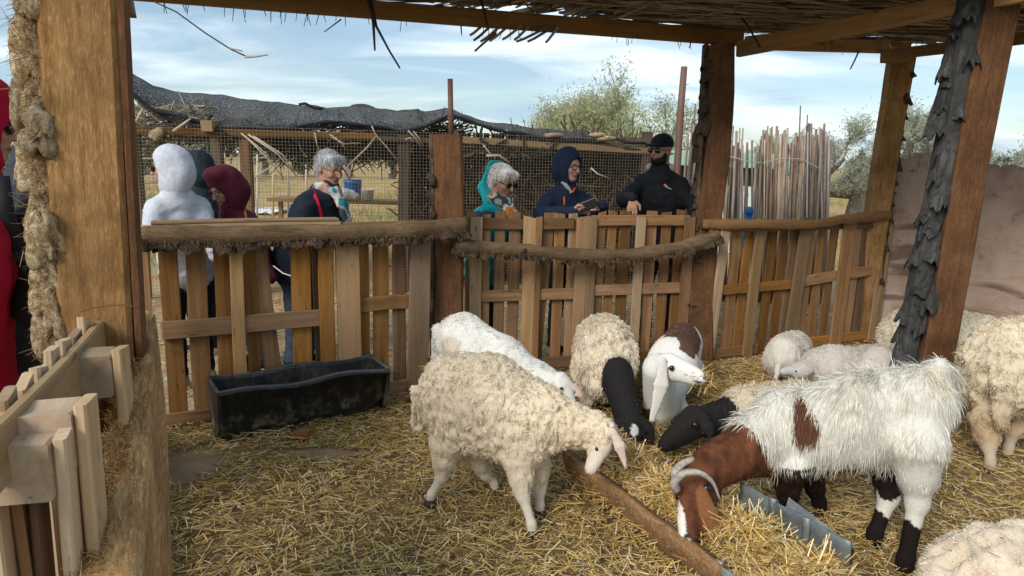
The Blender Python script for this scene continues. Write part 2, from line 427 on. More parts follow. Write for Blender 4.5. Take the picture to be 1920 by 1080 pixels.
def palm_wood(name, c0, c1, c2, sc=1.0):
    t = NT(name); r = t.rnd(); v = addv(t, t.coord('Object', (5 * sc, 42 * sc, 42 * sc)), r); g = t.noise(v, 1, 8, .75, .4)
    col = t.ramp(g, [(.28, c0), (.5, c1), (.74, c2)])
    f = t.noise(addv(t, t.coord('Object', (30, 130, 130)), r), 1, 4, .8)
    col = t.mix(t.ramp(f, [(.5, (0, 0, 0)), (.68, (.55, .55, .55))]), col, tuple(min(1, x * 1.5) for x in c2))
    k = t.noise(addv(t, t.coord('Object', (1, 1, 1)), r), 4.5, 5, .65)
    col = t.mix(t.ramp(k, [(.42, (0, 0, 0)), (.72, (.7, .7, .7))]), col, tuple(x * .55 for x in c0))
    t.set('Base Color', col).set('Roughness', .9); t.bump(t.mix(.5, g, f), .8, .008); return t.m
M['palm_post'] = palm_wood('sawn_palm_wood', (.15, .07, .022), (.32, .17, .06), (.44, .26, .11))
M['palm_post_red'] = palm_wood('red_brown_palm_wood', (.065, .027, .011), (.125, .056, .023), (.18, .09, .04))
M['palm_rail'] = palm_wood('weathered_palm_log', (.075, .046, .023), (.15, .095, .05), (.22, .145, .08))
def bark(name, c0, c1, c2):
    t = NT(name); r = t.rnd(); v = addv(t, t.coord('Object', (1, 1, 1)), r)
    a = t.noise(v, 2.4, 6, .65, 1.0); b = t.noise(addv(t, t.coord('Object', (3, 3, 14)), r), 1.5, 5, .7, 1.5)
    col = t.ramp(a, [(.3, c0), (.5, c1), (.66, c2)])
    col = t.mix(t.ramp(b, [(.52, (0, 0, 0)), (.62, (.8, .8, .8))]), col, tuple(x * .5 for x in c0))
    hv = t.n.new('ShaderNodeHueSaturation'); t.l.new(col, hv.inputs['Color']); t.l.new(t.math('ADD', t.math('MULTIPLY', r, .6), .7), hv.inputs['Value'])
    t.set('Base Color', hv.outputs[0]).set('Roughness', .92); t.bump(t.mix(.5, a, b), .8, .02); return t.m
M['bark_pale'] = bark('pale_palm_bark', (.17, .095, .04), (.46, .34, .19), (.64, .57, .43))
M['bark_grey'] = bark('grey_palm_bark', (.026, .025, .024), (.055, .053, .050), (.10, .096, .09))
M['bark_brown'] = bark('brown_palm_bark', (.035, .022, .013), (.075, .05, .03), (.15, .10, .06))
def plain(name, c, rough=.7, spec=.25, metal=0, nz=.0, sc=20, bumpd=0):
    t = NT(name); col = c
    if nz:
        g = t.noise(t.coord('Object'), sc, 5, .6); col = t.mix(g, tuple(x * (1 - nz) for x in c), tuple(min(1, x * (1 + nz)) for x in c))
        if bumpd: t.bump(g, .6, bumpd)
    t.set('Base Color', col if hasattr(col, 'is_output') else (*c, 1)).set('Roughness', rough).set('Metallic', metal); t.b.inputs['Specular IOR Level'].default_value = spec
    return t.m
def vcol(name, rough=.85, spec=.15, nz=0.0, sc=60, bumpd=.003, sheen=0.0):
    t = NT(name); c = t.attr()
    if nz:
        g = t.noise(t.coord('Object'), sc, 4, .6); c = t.mix(1.0, c, t.ramp(g, [(.3, (1 - nz,) * 3), (.7, (1, 1, 1))]), 'MULTIPLY'); t.bump(g, .4, bumpd)
    t.set('Base Color', c).set('Roughness', rough); t.b.inputs['Specular IOR Level'].default_value = spec
    t.b.inputs['Sheen Weight'].default_value = sheen
    return t.m
M['straw'] = vcol('straw', .55, .35)
M['cane'] = None
def cane_mat(name, c0, c1, c2):
    t = NT(name); r = t.rnd(); v = addv(t, t.coord('Object', (1.5, 8, 8)), r); g = t.noise(v, 2, 5, .6)
    col = t.ramp(g, [(.3, c0), (.5, c1), (.7, c2)])
    hv = t.n.new('ShaderNodeHueSaturation'); t.l.new(col, hv.inputs['Color']); t.l.new(t.math('ADD', t.math('MULTIPLY', r, .9), .5), hv.inputs['Value'])
    t.l.new(t.math('ADD', t.math('MULTIPLY', t.math('FRACT', t.math('MULTIPLY', r, 5.7)), .6), .38), hv.inputs['Saturation'])
    t.set('Base Color', hv.outputs[0]).set('Roughness', .6); return t.m
M['cane'] = cane_mat('dry_cane', (.19, .12, .07), (.31, .20, .12), (.43, .32, .215))
M['cane_grey'] = cane_mat('weathered_cane', (.13, .088, .062), (.225, .155, .11), (.33, .245, .185))
M['cane_yellow'] = cane_mat('yellow_cane', (.40, .28, .12), (.55, .41, .2), (.62, .5, .3))
M['reed'] = cane_mat('roof_reed', (.13, .095, .06), (.28, .215, .14), (.52, .43, .30))
M['twig'] = plain('twig', (.055, .035, .022), .85, nz=.4)
M['twig_pale'] = plain('pale_twig', (.42, .34, .25), .8, nz=.3)
M['wire'] = plain('galvanised_wire', (.26, .23, .18), .5, .4, .3)
M['rustwire'] = plain('rusty_wire', (.13, .06, .03), .7)
M['rope'] = plain('black_rope', (.018, .018, .02), .8)
M['pipe'] = plain('rusty_pipe', (.155, .08, .055), .6, .4, nz=.35, sc=30)

# ------------------------------------------------------------------ ground
def ground_mat():
    t = NT('earth'); w = t.coord('Object')
    big = t.noise(w, .22, 5, .65); mid = t.noise(w, 1.3, 6, .6); fine = t.noise(w, 22, 6, .7)
    earth = t.ramp(mid, [(.3, (.36, .15, .05)), (.5, (.50, .26, .10)), (.7, (.58, .40, .20))])
    dry = t.ramp(fine, [(.35, (.30, .22, .10)), (.65, (.55, .44, .24))])
    grass = t.ramp(fine, [(.3, (.13, .18, .03)), (.7, (.34, .36, .08))])
    field = t.mix(t.ramp(big, [(.46, (0, 0, 0)), (.66, (1, 1, 1))]), t.mix(t.ramp(mid, [(.42, (0, 0, 0)), (.6, (1, 1, 1))]), earth, dry), t.mix(.3, grass, dry))
    pen = t.ramp(fine, [(.25, (.085, .056, .026)), (.5, (.22, .15, .068)), (.8, (.40, .29, .145))])
    path = t.mix(t.ramp(fine, [(.4, (0, 0, 0)), (.6, (1, 1, 1))]), (.30, .21, .13), (.46, .36, .23))
    s = t.n.new('ShaderNodeSeparateXYZ'); t.l.new(w, s.inputs[0])
    # distance outside the pen along y (slanted back fence)
    yy = t.math('SUBTRACT', s.outputs[1], t.math('MULTIPLY', s.outputs[0], .42)); yy = t.math('ADD', yy, t.math('MULTIPLY', mid, .5))
    f1 = t.ramp(t.math('MULTIPLY', t.math('SUBTRACT', yy, 4.9), .8), [(0, (0, 0, 0)), (.4, (1, 1, 1))])
    f2 = t.ramp(t.math('MULTIPLY', t.math('SUBTRACT', yy, 8.0), .4), [(0, (0, 0, 0)), (1, (1, 1, 1))])
    col = t.mix(f2, t.mix(f1, pen, path), field)
    t.set('Base Color', col).set('Roughness', .95); t.bump(fine, .7, .02); return t.m
M['earth'] = ground_mat()
rr = np.concatenate([[0], np.geomspace(.6, 600, 46)]); na = 96; V = [(0, 0, 0)]
for r_ in rr[1:]:
    for k in range(na): V.append((r_ * math.sin(2*math.pi*k/na), 4 + r_ * math.cos(2*math.pi*k/na), 0))
V = np.array(V); d = np.hypot(V[:, 0], V[:, 1] - 4)
V[:, 2] = .02 * noise(V, 1.1, 3, 2) * np.clip((d - .5) / 2, 0, 1) + np.clip((d - 12) / 30, 0, 1) * .35 * noise(V, .09, 5, 2) - .012
F3 = np.array([(0, 1 + (k+1) % na, 1 + k) for k in range(na)])[:, ::-1]
Q4 = np.array([(1 + i*na + k, 1 + i*na + (k+1) % na, 1 + (i+1)*na + (k+1) % na, 1 + (i+1)*na + k) for i in range(len(rr)-2) for k in range(na)])
g = obj('ground', mesh('ground', V, [F3, Q4[:, ::-1]]), M['earth']); tag(g, 'sandy earth ground of the pen and fields', kind='structure')

# ------------------------------------------------------------------ fence lines (plan)
FA = (np.array([-2.08, 3.78, 0]), np.array([-.56, 4.58, 0]))
FB = (np.array([-.42, 4.86, 0]), np.array([1.50, 5.42, 0]))
FC = (np.array([1.66, 5.42, 0]), np.array([3.46, 6.30, 0]))
def onplane(px, py, line, off=0.0):
    A, B = line; u = unit(B - A); n = np.array([u[1], -u[0], 0])      # n points into the pen, towards the camera
    r = ray(px, py); A2 = A + n * off; s = ((A2 - CAM) @ n) / (r @ n); return CAM + r * s, u, n
def lerp_line(line, px, z, off):
    """point of the fence plane at height z that is seen in column px"""
    lo, hi = 200.0, 1000.0
    for _ in range(40):
        m = (lo + hi) / 2
        if onplane(px, m, line, off)[0][2] > z: lo = m
        else: hi = m
    return onplane(px, m, line, off)[0]
def slat(parent, line, xl, xr, z0, z1, off, th=.018, lean=0.0, mat='pallet', ym=600):
    a, u, n = onplane(xl, ym, line, off); b = onplane(xr, ym, line, off)[0]
    c = (a + b) / 2; w = np.linalg.norm(b - a); zm = c[2]
    p0 = c.copy(); p0[2] = z0; p1 = c.copy(); p1[2] = z1
    p0 -= u * lean * (zm - z0); p1 += u * lean * (z1 - zm)
    return timber('slat', p0, p1, w, th, M[mat], parent, upv=n, warp=.003)
def bar(parent, line, xl, xr, z, h, off, th=.022, mat='pallet', name='stringer', tilt=0):
    a = lerp_line(line, xl, z, off); b = lerp_line(line, xr, z + tilt, off); n = onplane(600, 600, line, off)[2]
    return timber(name, a, b, th, h, M[mat], parent, warp=.003)
def pallet(label, line, px, group='pallets wired together as the pen fence'):
    p = lerp_line(line, px, 0.0, 0); return thing('wooden_pallet', label, 'pallet', p, group)

# fence A, left of the short post
A1 = pallet('brown slatted pallet behind the black trough, under the left end of the log rail', FA, 430)
for xl, xr, off, le, m, z1 in [(264, 287, -.01, 0, 'pallet', 1.14), (305, 341, -.01, 0, 'pallet', 1.15), (355, 393, -.01, 0.005, 'pallet', 1.13), (405, 439, -.01, 0, 'pallet', 1.16),
        (462, 485, -.012, 0, 'pallet', 1.15), (484, 516, -.03, -.06, 'pallet', 1.14), (548, 584, -.012, .01, 'pallet', 1.15), (588, 600, -.05, 0, 'pallet_pale', 1.12)]:
    slat(A1, FA, xl, xr, .015, z1, off, le and .018 or .02, le, m)
bar(A1, FA, 303, 606, .585, .105, .022, .024, tilt=.0, mat='pallet'); bar(A1, FA, 290, 606, .05, .08, .02, .022)
bar(A1, FA, 268, 640, 1.155, .06, .012, .03, 'pallet_pale'); bar(A1, FA, 285, 632, 1.195, .018, -.02, .10, 'pallet_pale', 'top_board')
slat(A1, FA, 436, 461, .02, 1.12, .046, .022, 0, 'pallet_pale'); slat(A1, FA, 600, 628, .02, 1.13, .04, .02, 0.01, 'pallet')
A2 = pallet('short pallet with two wide smooth boards beside the sawn-off post', FA, 720)
for xl, xr, off, le, m, z1 in [(674, 692, -.03, 0, 'pallet', 1.15), (699, 728, -.03, 0, 'pallet', 1.17), (737, 761, -.03, 0, 'pallet', 1.17)]:
    slat(A2, FA, xl, xr, .02, z1, off, .02, le, m)
slat(A2, FA, 633, 676, .02, 1.12, .03, .024, -.015, 'board_smooth'); slat(A2, FA, 766, 804, .02, 1.13, .03, .024, .02, 'board_smooth')
bar(A2, FA, 640, 800, 1.15, .05, .0, .03, 'pallet_pale'); bar(A2, FA, 676, 768, .64, .095, -.002, .025); bar(A2, FA, 640, 790, .06, .09, .0, .03)
# fence B, between the posts
B1 = pallet('pallet in front of the turquoise jacket, first right of the sawn-off post', FB, 980)
B2 = pallet('pallet in front of the man in the black cap', FB, 1190)
for xl, xr, off, le, m, z1 in [(871, 886, -.05, 0, 'pallet', 1.22), (903, 917, -.05, 0, 'pallet', 1.2), (925, 944, -.05, 0, 'pallet', 1.21), (950, 971, -.05, .0, 'pallet', 1.22),
        (1003, 1022, -.055, .06, 'pallet', 1.2), (1033, 1052, -.05, 0, 'pallet', 1.2), (1059, 1075, -.05, 0, 'pallet', 1.21)]:
    slat(B1, FB, xl, xr, .03, z1 + random.uniform(-.01, .02), off, .018, le, m)
for xl, xr, m in [(880, 902, 'pallet_pale'), (977, 999, 'pallet_pale'), (999, 1011, 'pallet'), (1074, 1095, 'board_smooth')]:
    slat(B1, FB, xl, xr, .02, 1.18, .0, .02, 0, m)
bar(B1, FB, 898, 1076, 1.13, .08, -.024, .024); bar(B1, FB, 880, 1082, .60, .085, -.024, .024); bar(B1, FB, 875, 1082, .07, .085, -.024, .024)
for xl, xr, off, le, m, z1 in [(1113, 1127, -.05, 0, 'pallet', 1.21), (1131, 1147, -.05, 0, 'pallet', 1.23), (1152, 1172, -.05, 0, 'pallet', 1.22), (1201, 1220, -.05, .0, 'pallet', 1.23),
        (1228, 1246, -.05, 0, 'pallet', 1.22), (1255, 1271, -.05, 0, 'pallet', 1.23)]:
    slat(B2, FB, xl, xr, .03, z1 + random.uniform(-.01, .015), off, .018, le, m)
for xl, xr, m in [(1095, 1111, 'pallet_pale'), (1183, 1200, 'pallet_pale'), (1271, 1290, 'pallet')]:
    slat(B2, FB, xl, xr, .02, 1.18, .0, .02, 0, m)
bar(B2, FB, 1108, 1292, 1.15, .08, -.024, .024); bar(B2, FB, 1108, 1292, .62, .085, -.024, .024); bar(B2, FB, 1100, 1292, .07, .085, -.024, .024)
# fence C, right of the post
C1 = pallet('pallet with slanted outer slat right of the middle palm post', FC, 1420)
C2 = pallet('pallet with open bright gaps beside the mud wall', FC, 1580)
for xl, xr, off, le, m, z1 in [(1362, 1380, -.05, .03, 'pallet', 1.1), (1385, 1401, -.05, .03, 'pallet', 1.12), (1430, 1446, -.05, .02, 'pallet', 1.12), (1451, 1466, -.05, .02, 'pallet', 1.1), (1470, 1486, -.05, .03, 'pallet', 1.12)]:
    slat(C1, FC, xl, xr, .03, z1, off, .018, le, m, 540)
for xl, xr, le, m in [(1338, 1354, .06, 'pallet_pale'), (1406, 1424, .03, 'pallet_pale'), (1484, 1505, .05, 'pallet_pale')]:
    slat(C1, FC, xl, xr, .02, 1.17, .0, .02, le, m, 540)
bar(C1, FC, 1330, 1500, 1.10, .08, -.024, .024); bar(C1, FC, 1330, 1500, .60, .08, -.024, .024); bar(C1, FC, 1330, 1420, .07, .08, -.024, .024)
for xl, xr, off, le, m, z1 in [(1507, 1517, -.05, 0, 'pallet', 1.12), (1523, 1537, -.05, .0, 'pallet', 1.12), (1544, 1559, -.05, .02, 'pallet', 1.14), (1590, 1602, -.05, 0, 'pallet', 1.16), (1607, 1621, -.05, .0, 'pallet', 1.17), (1624, 1636, -.06, 0, 'pallet_pale', 1.17)]:
    slat(C2, FC, xl, xr, .03, z1, off, .018, le, m, 540)
for xl, xr, le, m in [(1568, 1590, .02, 'pallet'), (1640, 1657, .02, 'pallet_pale')]:
    slat(C2, FC, xl, xr, .02, 1.17, .0, .02, le, m, 540)
bar(C2, FC, 1508, 1660, 1.08, .05, -.024, .024); bar(C2, FC, 1508, 1645, .62, .09, -.024, .024, tilt=.06); bar(C2, FC, 1508, 1650, .07, .08, -.024, .024)

# ------------------------------------------------------------------ palm bark lumps
def lump_mesh(seed, nu=14, nv=9, fold=.22, hook=.25):
    V = []; Q = []; r = np.random.default_rng(seed)
    for j in range(nv + 1):
        th = math.pi * j / nv
        for i in range(nu):
            ph = 2 * math.pi * i / nu
            V.append((math.sin(th) * math.cos(ph), math.sin(th) * math.sin(ph), math.cos(th)))
    V = np.array(V); k = noise(V * [1, 1, .55], 1.5, seed, 2); k2 = noise(V * [1, 1, .4], 7.0, seed + 9, 2)
    rid = 1 - np.abs(noise(V * [1.2, 1.2, .5], 3.2, seed + 4, 2))
    V = V * (1 + fold * k + .05 * k2 - .26 * rid)[:, None]
    V[:, 2] = np.where(V[:, 2] > 0, V[:, 2] * .8, V[:, 2] * 1.15)
    V[:, 0] += hook * V[:, 2] ** 2 * np.sign(r.normal())*.5 + hook * V[:, 2]
    for j in range(nv):
        for i in range(nu): Q.append((j*nu+i, (j+1)*nu+i, (j+1)*nu+(i+1) % nu, j*nu+(i+1) % nu))
    return V, np.array(Q)
LUMPS = {}
def lumps(mat, fine=False):
    if (mat, fine) not in LUMPS:
        LUMPS[(mat, fine)] = []
        for s in range(6):
            V, Q = lump_mesh(s + (20 if fine else 0), *((22, 15) if fine else (12, 8)), fold=.3 if fine else .22)
            me = mesh('frond_base', V, Q); me.materials.append(M[mat]); LUMPS[(mat, fine)].append(me)
    return LUMPS[(mat, fine)]
def put_lump(parent, mat, p, size, x, y, z, fine=False, name='frond_base', k=None):
    ms = lumps(mat, fine); me = ms[random.randrange(len(ms)) if k is None else k % len(ms)]
    X, Y, Z = (np.asarray(v, float) * s for v, s in zip((x, y, z), size))
    return obj(name, me, None, parent, mat4(X, Y, Z, p))

def flake_mesh(seed, nu=7, nv=9, curl=.5, th=.22, jag=.25, fold=.10):
    r = np.random.default_rng(seed); V = []; g = []
    for j in range(nv + 1):
        for i in range(nu + 1):
            u, v = i / nu * 2 - 1, j / nv * 2 - 1; w = (1 - .25 * max(v, 0) - .12 * v * v)
            g.append((u * w, v + (jag * r.normal() if j == 0 else 0) * .5, u, v))
    g = np.array(g); V0 = np.stack([g[:, 0], -curl * g[:, 2] ** 2 + .30 * np.clip(-g[:, 3], 0, 1) ** 1.5, g[:, 1]], 1)
    rid = np.abs(noise(V0 * [1, 1, .25], 4.5, seed, 2)); V0[:, 1] += fold * (noise(V0 * [1, 1, .5], 2.2, seed + 3, 2) - 1.2 * rid); V0[:, 0] += .10 * noise(V0 * [.3, 1, 1], 3.5, seed + 5)
    V1 = V0.copy(); V1[:, 1] -= th; W_ = nu + 1; n = len(V0); Q = []
    for j in range(nv):
        for i in range(nu):
            a = j * W_ + i; Q.append((a, a + 1, a + W_ + 1, a + W_)); Q.append((n + a + W_, n + a + W_ + 1, n + a + 1, n + a))
    ed = [i for i in range(W_)] + [j * W_ + nu for j in range(1, nv + 1)] + [nv * W_ + i for i in range(nu - 1, -1, -1)] + [j * W_ for j in range(nv - 1, 0, -1)]
    for a, b in zip(ed, ed[1:] + ed[:1]): Q.append((b, a, n + a, n + b))
    return np.concatenate([V0, V1]), np.array(Q)
def stub_mesh(seed, nu=24, nv=16):
    V = []; Q = []
    for j in range(nv + 1):
        th = math.pi * j / nv
        for i in range(nu):
            ph = 2 * math.pi * i / nu; V.append((math.sin(th) * math.cos(ph), math.sin(th) * math.sin(ph), math.cos(th)))
    V = np.array(V); p = 3.2; r0 = (np.abs(V) ** p).sum(1) ** (-1 / p)
    rid = np.abs(noise(V * [1, 1, 1.5], 1.7, seed, 1)); rid2 = np.abs(noise(V * [.8, .8, 2.6], 3.4, seed + 5, 1)); V = V * (r0 * (1.02 - .42 * np.exp(-(rid / .10) ** 2) - .16 * np.exp(-(rid2 / .12) ** 2) + .16 * noise(V, 1.3, seed + 2) + .03 * noise(V, 11, seed + 7)))[:, None]
    V[:, 0] *= 1 - .22 * V[:, 2]; V[:, 1] *= 1 - .15 * V[:, 2]; V[:, 2] += .25 * V[:, 0] * noise(V, .9, seed + 8)
    for j in range(nv):
        for i in range(nu): Q.append((j*nu+i, (j+1)*nu+i, (j+1)*nu+(i+1) % nu, j*nu+(i+1) % nu))
    return V, np.array(Q)
FLAKES = {}
def put_flake(parent, mat, p, size, x, y, z, smooth=False, name='frond_base', fold=.10):
    if (mat, smooth) not in FLAKES:
        FLAKES[(mat, smooth)] = []
        for s_ in range(7): me = mesh('frond_base', *flake_mesh(s_ + 40, fold=fold), smooth=smooth); me.materials.append(M[mat]); FLAKES[(mat, smooth)].append(me)
    X, Y, Z = (np.asarray(v, float) * q for v, q in zip((x, y, z), size)); return obj(name, random.choice(FLAKES[(mat, smooth)]), None, parent, mat4(X, Y, Z, p))
# sawn palm trunk post: flat sawn face + stubs of old fronds along one side
def post(label, p0, p1, w, t, mat, barkmat, side, n, lsize, face=(0, -1, 0), fine=False, rows=1, bw=.06, out=.5, jig=.25, droop=.0, strip=.03, flakes=False):
    p0, p1 = np.asarray(p0, float), np.asarray(p1, float)
    th = thing('palm_trunk_post', label, 'post', (p0[0], p0[1], 0), 'palm trunk posts of the pen')
    timber('sawn_trunk', p0, p1, w, t, M[mat], th, upv=unit(face), ch=.012, seg=14, warp=.012)
    d = unit(p1 - p0); f = unit(face); s = unit(np.cross(d, f)) * side        # sideways in the picture
    L = np.linalg.norm(p1 - p0)
    timber('bark_strip', p0 + s * (w / 2 + strip / 2 - .004) - f * .012, p1 + s * (w / 2 + strip / 2 - .004) - f * .012, strip, t * .75, M[barkmat], th, upv=f, ch=.01, seg=20, warp=.01)
    for i in range(n):
        for r_ in range(rows):
            a = (i + .5 + random.uniform(-.2, .2) + .5 * r_) / n
            q = p0 + d * L * a + s * (w / 2 + bw * (out - .3 + r_ * .75) * random.uniform(1 - jig, 1 + jig)) + f * random.uniform(-.3, .45) * t - f * r_ * t * .25
            zz_ = unit(d + s * random.uniform(-.15, .5) + f * random.uniform(-.25, .25) + np.array([0, 0, droop])); xx = unit(s - zz_ * (s @ zz_)); yy_ = np.cross(zz_, xx)
            k = random.uniform(.8, 1.25)
            if flakes == 2:
                if ('stub', barkmat) not in LUMPS:
                    LUMPS[('stub', barkmat)] = []
                    for s_ in range(8): me = mesh('frond_base', *stub_mesh(s_ + 60)); me.materials.append(M[barkmat]); LUMPS[('stub', barkmat)].append(me)
                z2 = unit(d + s * random.uniform(-.25, .25) + f * random.uniform(-.2, .2)); x2 = unit(s - z2 * (s @ z2)); y2 = np.cross(z2, x2); sz = [v * random.uniform(.85, 1.2) for v in lsize]
                obj('frond_base', random.choice(LUMPS[('stub', barkmat)]), None, th, mat4(x2 * sz[0], y2 * sz[1], z2 * sz[2], q)); continue
            if flakes:
                o_ = unit(f * random.uniform(.35, 1.0) + s * (random.uniform(.0, .9) + .5 * r_)); z2 = unit(d - o_ * .30 + s * random.uniform(-.15, .15)); o_ = unit(o_ - z2 * (o_ @ z2)); put_flake(th, barkmat, q + o_ * .012 * r_, (lsize[0] * k, lsize[1], lsize[2] * random.uniform(.85, 1.25)), np.cross(o_, z2), o_, z2, flakes == 2, fold=.22 if flakes == 2 else .10); continue
            put_lump(th, barkmat, q, (lsize[0] * k, lsize[1] * k, lsize[2] * random.uniform(.85, 1.2)), xx, yy_, zz_, fine)
    return th
# big post at the left
bp0, bp1 = at(170, 620, 1.78), at(148, -60, 1.72); bp0[2] = .0
BIG = post('big sawn palm trunk post with pale curled bark in the left foreground', bp0, bp1, .165, .09, 'palm_post', 'bark_pale', -1, 18, (.034, .040, .078), (.30, -.95, 0), True, 2, .040, .55, flakes=2)
_r = timber('edge_strip', bp0 + np.array([.092, .012, 0]), bp1 + np.array([.092, .012, 0]), .02, .05, M['palm_post_red'], BIG, upv=(.3, -.95, 0), seg=8)
# tie wire round it
timber('bracket', at(205, 10, 1.76), at(252, 12, 1.80), .05, .05, M['beam'], BIG)
V, F = tube([at(x, y, 1.66) for x, y in ((150, 585), (175, 577), (205, 573), (235, 572), (262, 577))], .0016, 5); obj('tie_wire', mesh('tie_wire', V, F), M['rustwire'], BIG)
n = 2600; s = RNG.random(n); P0 = bp0 + (bp1 - bp0) * s[:, None] + np.array([-.088, -.055, 0]) + RNG.normal(0, .016, (n, 3)); P1 = P0 + nrm(RNG.normal(0, .6, (n, 3)) + [-.5, -.4, -.5]) * RNG.uniform(.012, .05, (n, 1))
V, Q, k = sticks(P0, P1, .0009, .0004, 3); M['hairfibre'] = vcol('hairy_fibre', .85, .1); tag(obj('bark_fibre', mesh('bark_fibre', V, Q, np.repeat(np.array([[.34, .20, .085]]) * RNG.uniform(.4, 1.4, (n, 1)), k, 0)), M['hairfibre'], BIG), kind='stuff')
# the sawn-off one
P2a, P2b = at(841, 700, 4.72), at(839, 252, 4.72); P2a[2] = 0
P2 = post('short sawn-off palm post with a rusty pipe on top, left of centre', P2a, P2b, .19, .12, 'palm_post_red', 'bark_brown', -1, 15, (.035, .05, .07), (0, -1, 0), bw=.03, out=.4)
V, F = tube([at(846, 262, 4.74), at(844, 148, 4.74)], .018, 10); obj('pipe', mesh('pipe', V, F), M['pipe'], P2)
P3a, P3b = at(1312, 690, 5.42), at(1350, 84, 5.5); P3a[2] = 0
P3 = post('middle palm post with dark bark edge carrying the beam corner', P3a, P3b, .19, .13, 'palm_post_red', 'bark_brown', -1, 20, (.05, .06, .09), (0, -1, 0), bw=.045, out=.5, flakes=1)
P4a, P4b = at(1610, 650, 6.32), at(1688, 112, 6.15); P4a[2] = 0
P4 = post('far palm post with toothed bark edge next to the mud wall', P4a, P4b, .185, .13, 'palm_post', 'bark_brown', 1, 22, (.045, .06, .07), (0, -1, 0), bw=.035, out=.55, flakes=1)
P5a, P5b = at(1740, 700, 4.32), at(1874, -20, 4.22); P5a = P5a + (P5a - P5b) * (P5a[2] / (P5b[2] - P5a[2]))
P5 = post('leaning palm post with shaggy slate grey bark at the right', P5a, P5b, .20, .15, 'palm_post_red', 'bark_grey', -1, 16, (.058, .085, .16), (0, -1, 0), True, 2, .052, .95, .2, strip=.09, flakes=1)

# ------------------------------------------------------------------ log rails on the fence
def rail(label, pts, h, t, mat='palm_rail', nl=0, lsize=(.03, .03, .03), barkmat='bark_brown', name='palm_log_rail', cat='rail'):
    pts = [np.asarray(p, float) for p in pts]; c = pts[len(pts) // 2]
    th = thing(name, label, cat, c)
    # smooth path
    P = []
    for i in range(len(pts) - 1):
        a, b = pts[i], pts[i+1]; m0 = (pts[i+1] - pts[max(i-1, 0)]) / 2; m1 = (pts[min(i+2, len(pts)-1)] - pts[i]) / 2
        for s in np.linspace(0, 1, 9)[:-1]:
            P.append((2*s**3-3*s**2+1)*a + (s**3-2*s**2+s)*m0 + (-2*s**3+3*s**2)*b + (s**3-s**2)*m1)
    P.append(pts[-1]); P = np.array(P); V = []; m = 10
    ang = np.arange(m) * 2 * math.pi / m
    for i, p in enumerate(P):
        d = unit(P[min(i+1, len(P)-1)] - P[max(i-1, 0)]); x, y, z = frame(d)
        for a in ang:
            ca, sa = math.cos(a), math.sin(a); k = max(abs(ca), abs(sa))
            V.append(p + y * ca / k * t / 2 + z * sa / k * h / 2)
    V = np.array(V); nz = noise(V, 9, 3, 3) * .011 + noise(V * [1, 1, 3], 26, 4, 2) * .004
    c2 = np.repeat(P, m, 0); V = V + nrm(V - c2) * nz[:, None]
    Q = np.array([(i*m+j, i*m+(j+1) % m, (i+1)*m+(j+1) % m, (i+1)*m+j) for i in range(len(P)-1) for j in range(m)])
    x0, y0, z0 = frame(P[-1] - P[0]); o0 = P[0]; R = np.stack([x0, y0, z0], 1)
    obj('log', mesh('log', (V - o0) @ R, [Q, np.array([list(range(m))[::-1], [(len(P)-1)*m+j for j in range(m)]])]), M[mat], th, mat4(x0, y0, z0, o0))
    for i in range(nl):
        a = (i + .5 + random.uniform(-.3, .3)) / nl * (len(P) - 1); k = int(a); p = P[k] + (P[min(k+1, len(P)-1)] - P[k]) * (a - k)
        x, y, z = frame(P[min(k+1, len(P)-1)] - P[max(k-1, 0)])
        q = p - z * (h * .5 + random.uniform(.0, .016)) - y * random.uniform(-.1, .62) * t
        sz = tuple(v * random.uniform(.75, 1.3) for v in lsize); tl = random.uniform(-.5, .5)
        zz_ = unit(z + x * tl + y * random.uniform(.1, .5)); xx = unit(x - zz_ * (x @ zz_)); put_flake(th, barkmat, q + z * .02, sz, xx, np.cross(zz_, xx) * -1 if (np.cross(zz_, xx) @ y) > 0 else np.cross(zz_, xx), zz_)
    if nl:
        r2 = np.random.default_rng(nl); m_ = 1500; k = r2.integers(0, len(P) - 1, m_); q0 = P[k] + (P[k + 1] - P[k]) * r2.random((m_, 1)); x, y, z = frame(P[-1] - P[0]); q0 = q0 - z * (h * r2.uniform(.2, .55, m_))[:, None] - y * (t * r2.uniform(.1, .6, m_))[:, None]
        q1 = q0 - z * r2.uniform(.004, .022, (m_, 1)) - y * r2.uniform(-.005, .02, (m_, 1)) + r2.normal(0, .012, (m_, 3)); Vf, Qf, kf = sticks(q0, q1, .0012, .0006, 3)
        if 'hairfibre' not in M: M['hairfibre'] = vcol('hairy_fibre', .85, .1)
        tag(obj('hairy_fringe', mesh('hairy_fringe', Vf, Qf, np.repeat(np.array([[.22, .15, .085]]) * r2.uniform(.4, 1.6, (m_, 1)), kf, 0)), M['hairfibre'], th), kind='stuff')
    return th
rail('dark palm log rail with shaggy underside along the left fence top', [lerp_line(FA, 262, 1.135, .085), lerp_line(FA, 430, 1.125, .085), lerp_line(FA, 640, 1.125, .085), lerp_line(FA, 760, 1.13, .1), at(874, 420, 4.62)], .10, .08, nl=34, lsize=(.045, .03, .045))
rail('sagging palm log rail across the middle pallets', [at(850, 462, 4.60), at(960, 467, 4.80), at(1100, 478, 5.02), at(1230, 472, 5.18), at(1348, 442, 5.30)], .085, .07, nl=36, lsize=(.036, .026, .036))
rail('thin bent board rail along the right pallets', [at(1318, 420, 5.36), at(1420, 421, 5.48), at(1510, 421, 5.72), at(1600, 410, 5.98), at(1670, 404, 6.2)], .085, .05, 'pallet', name='board_rail')

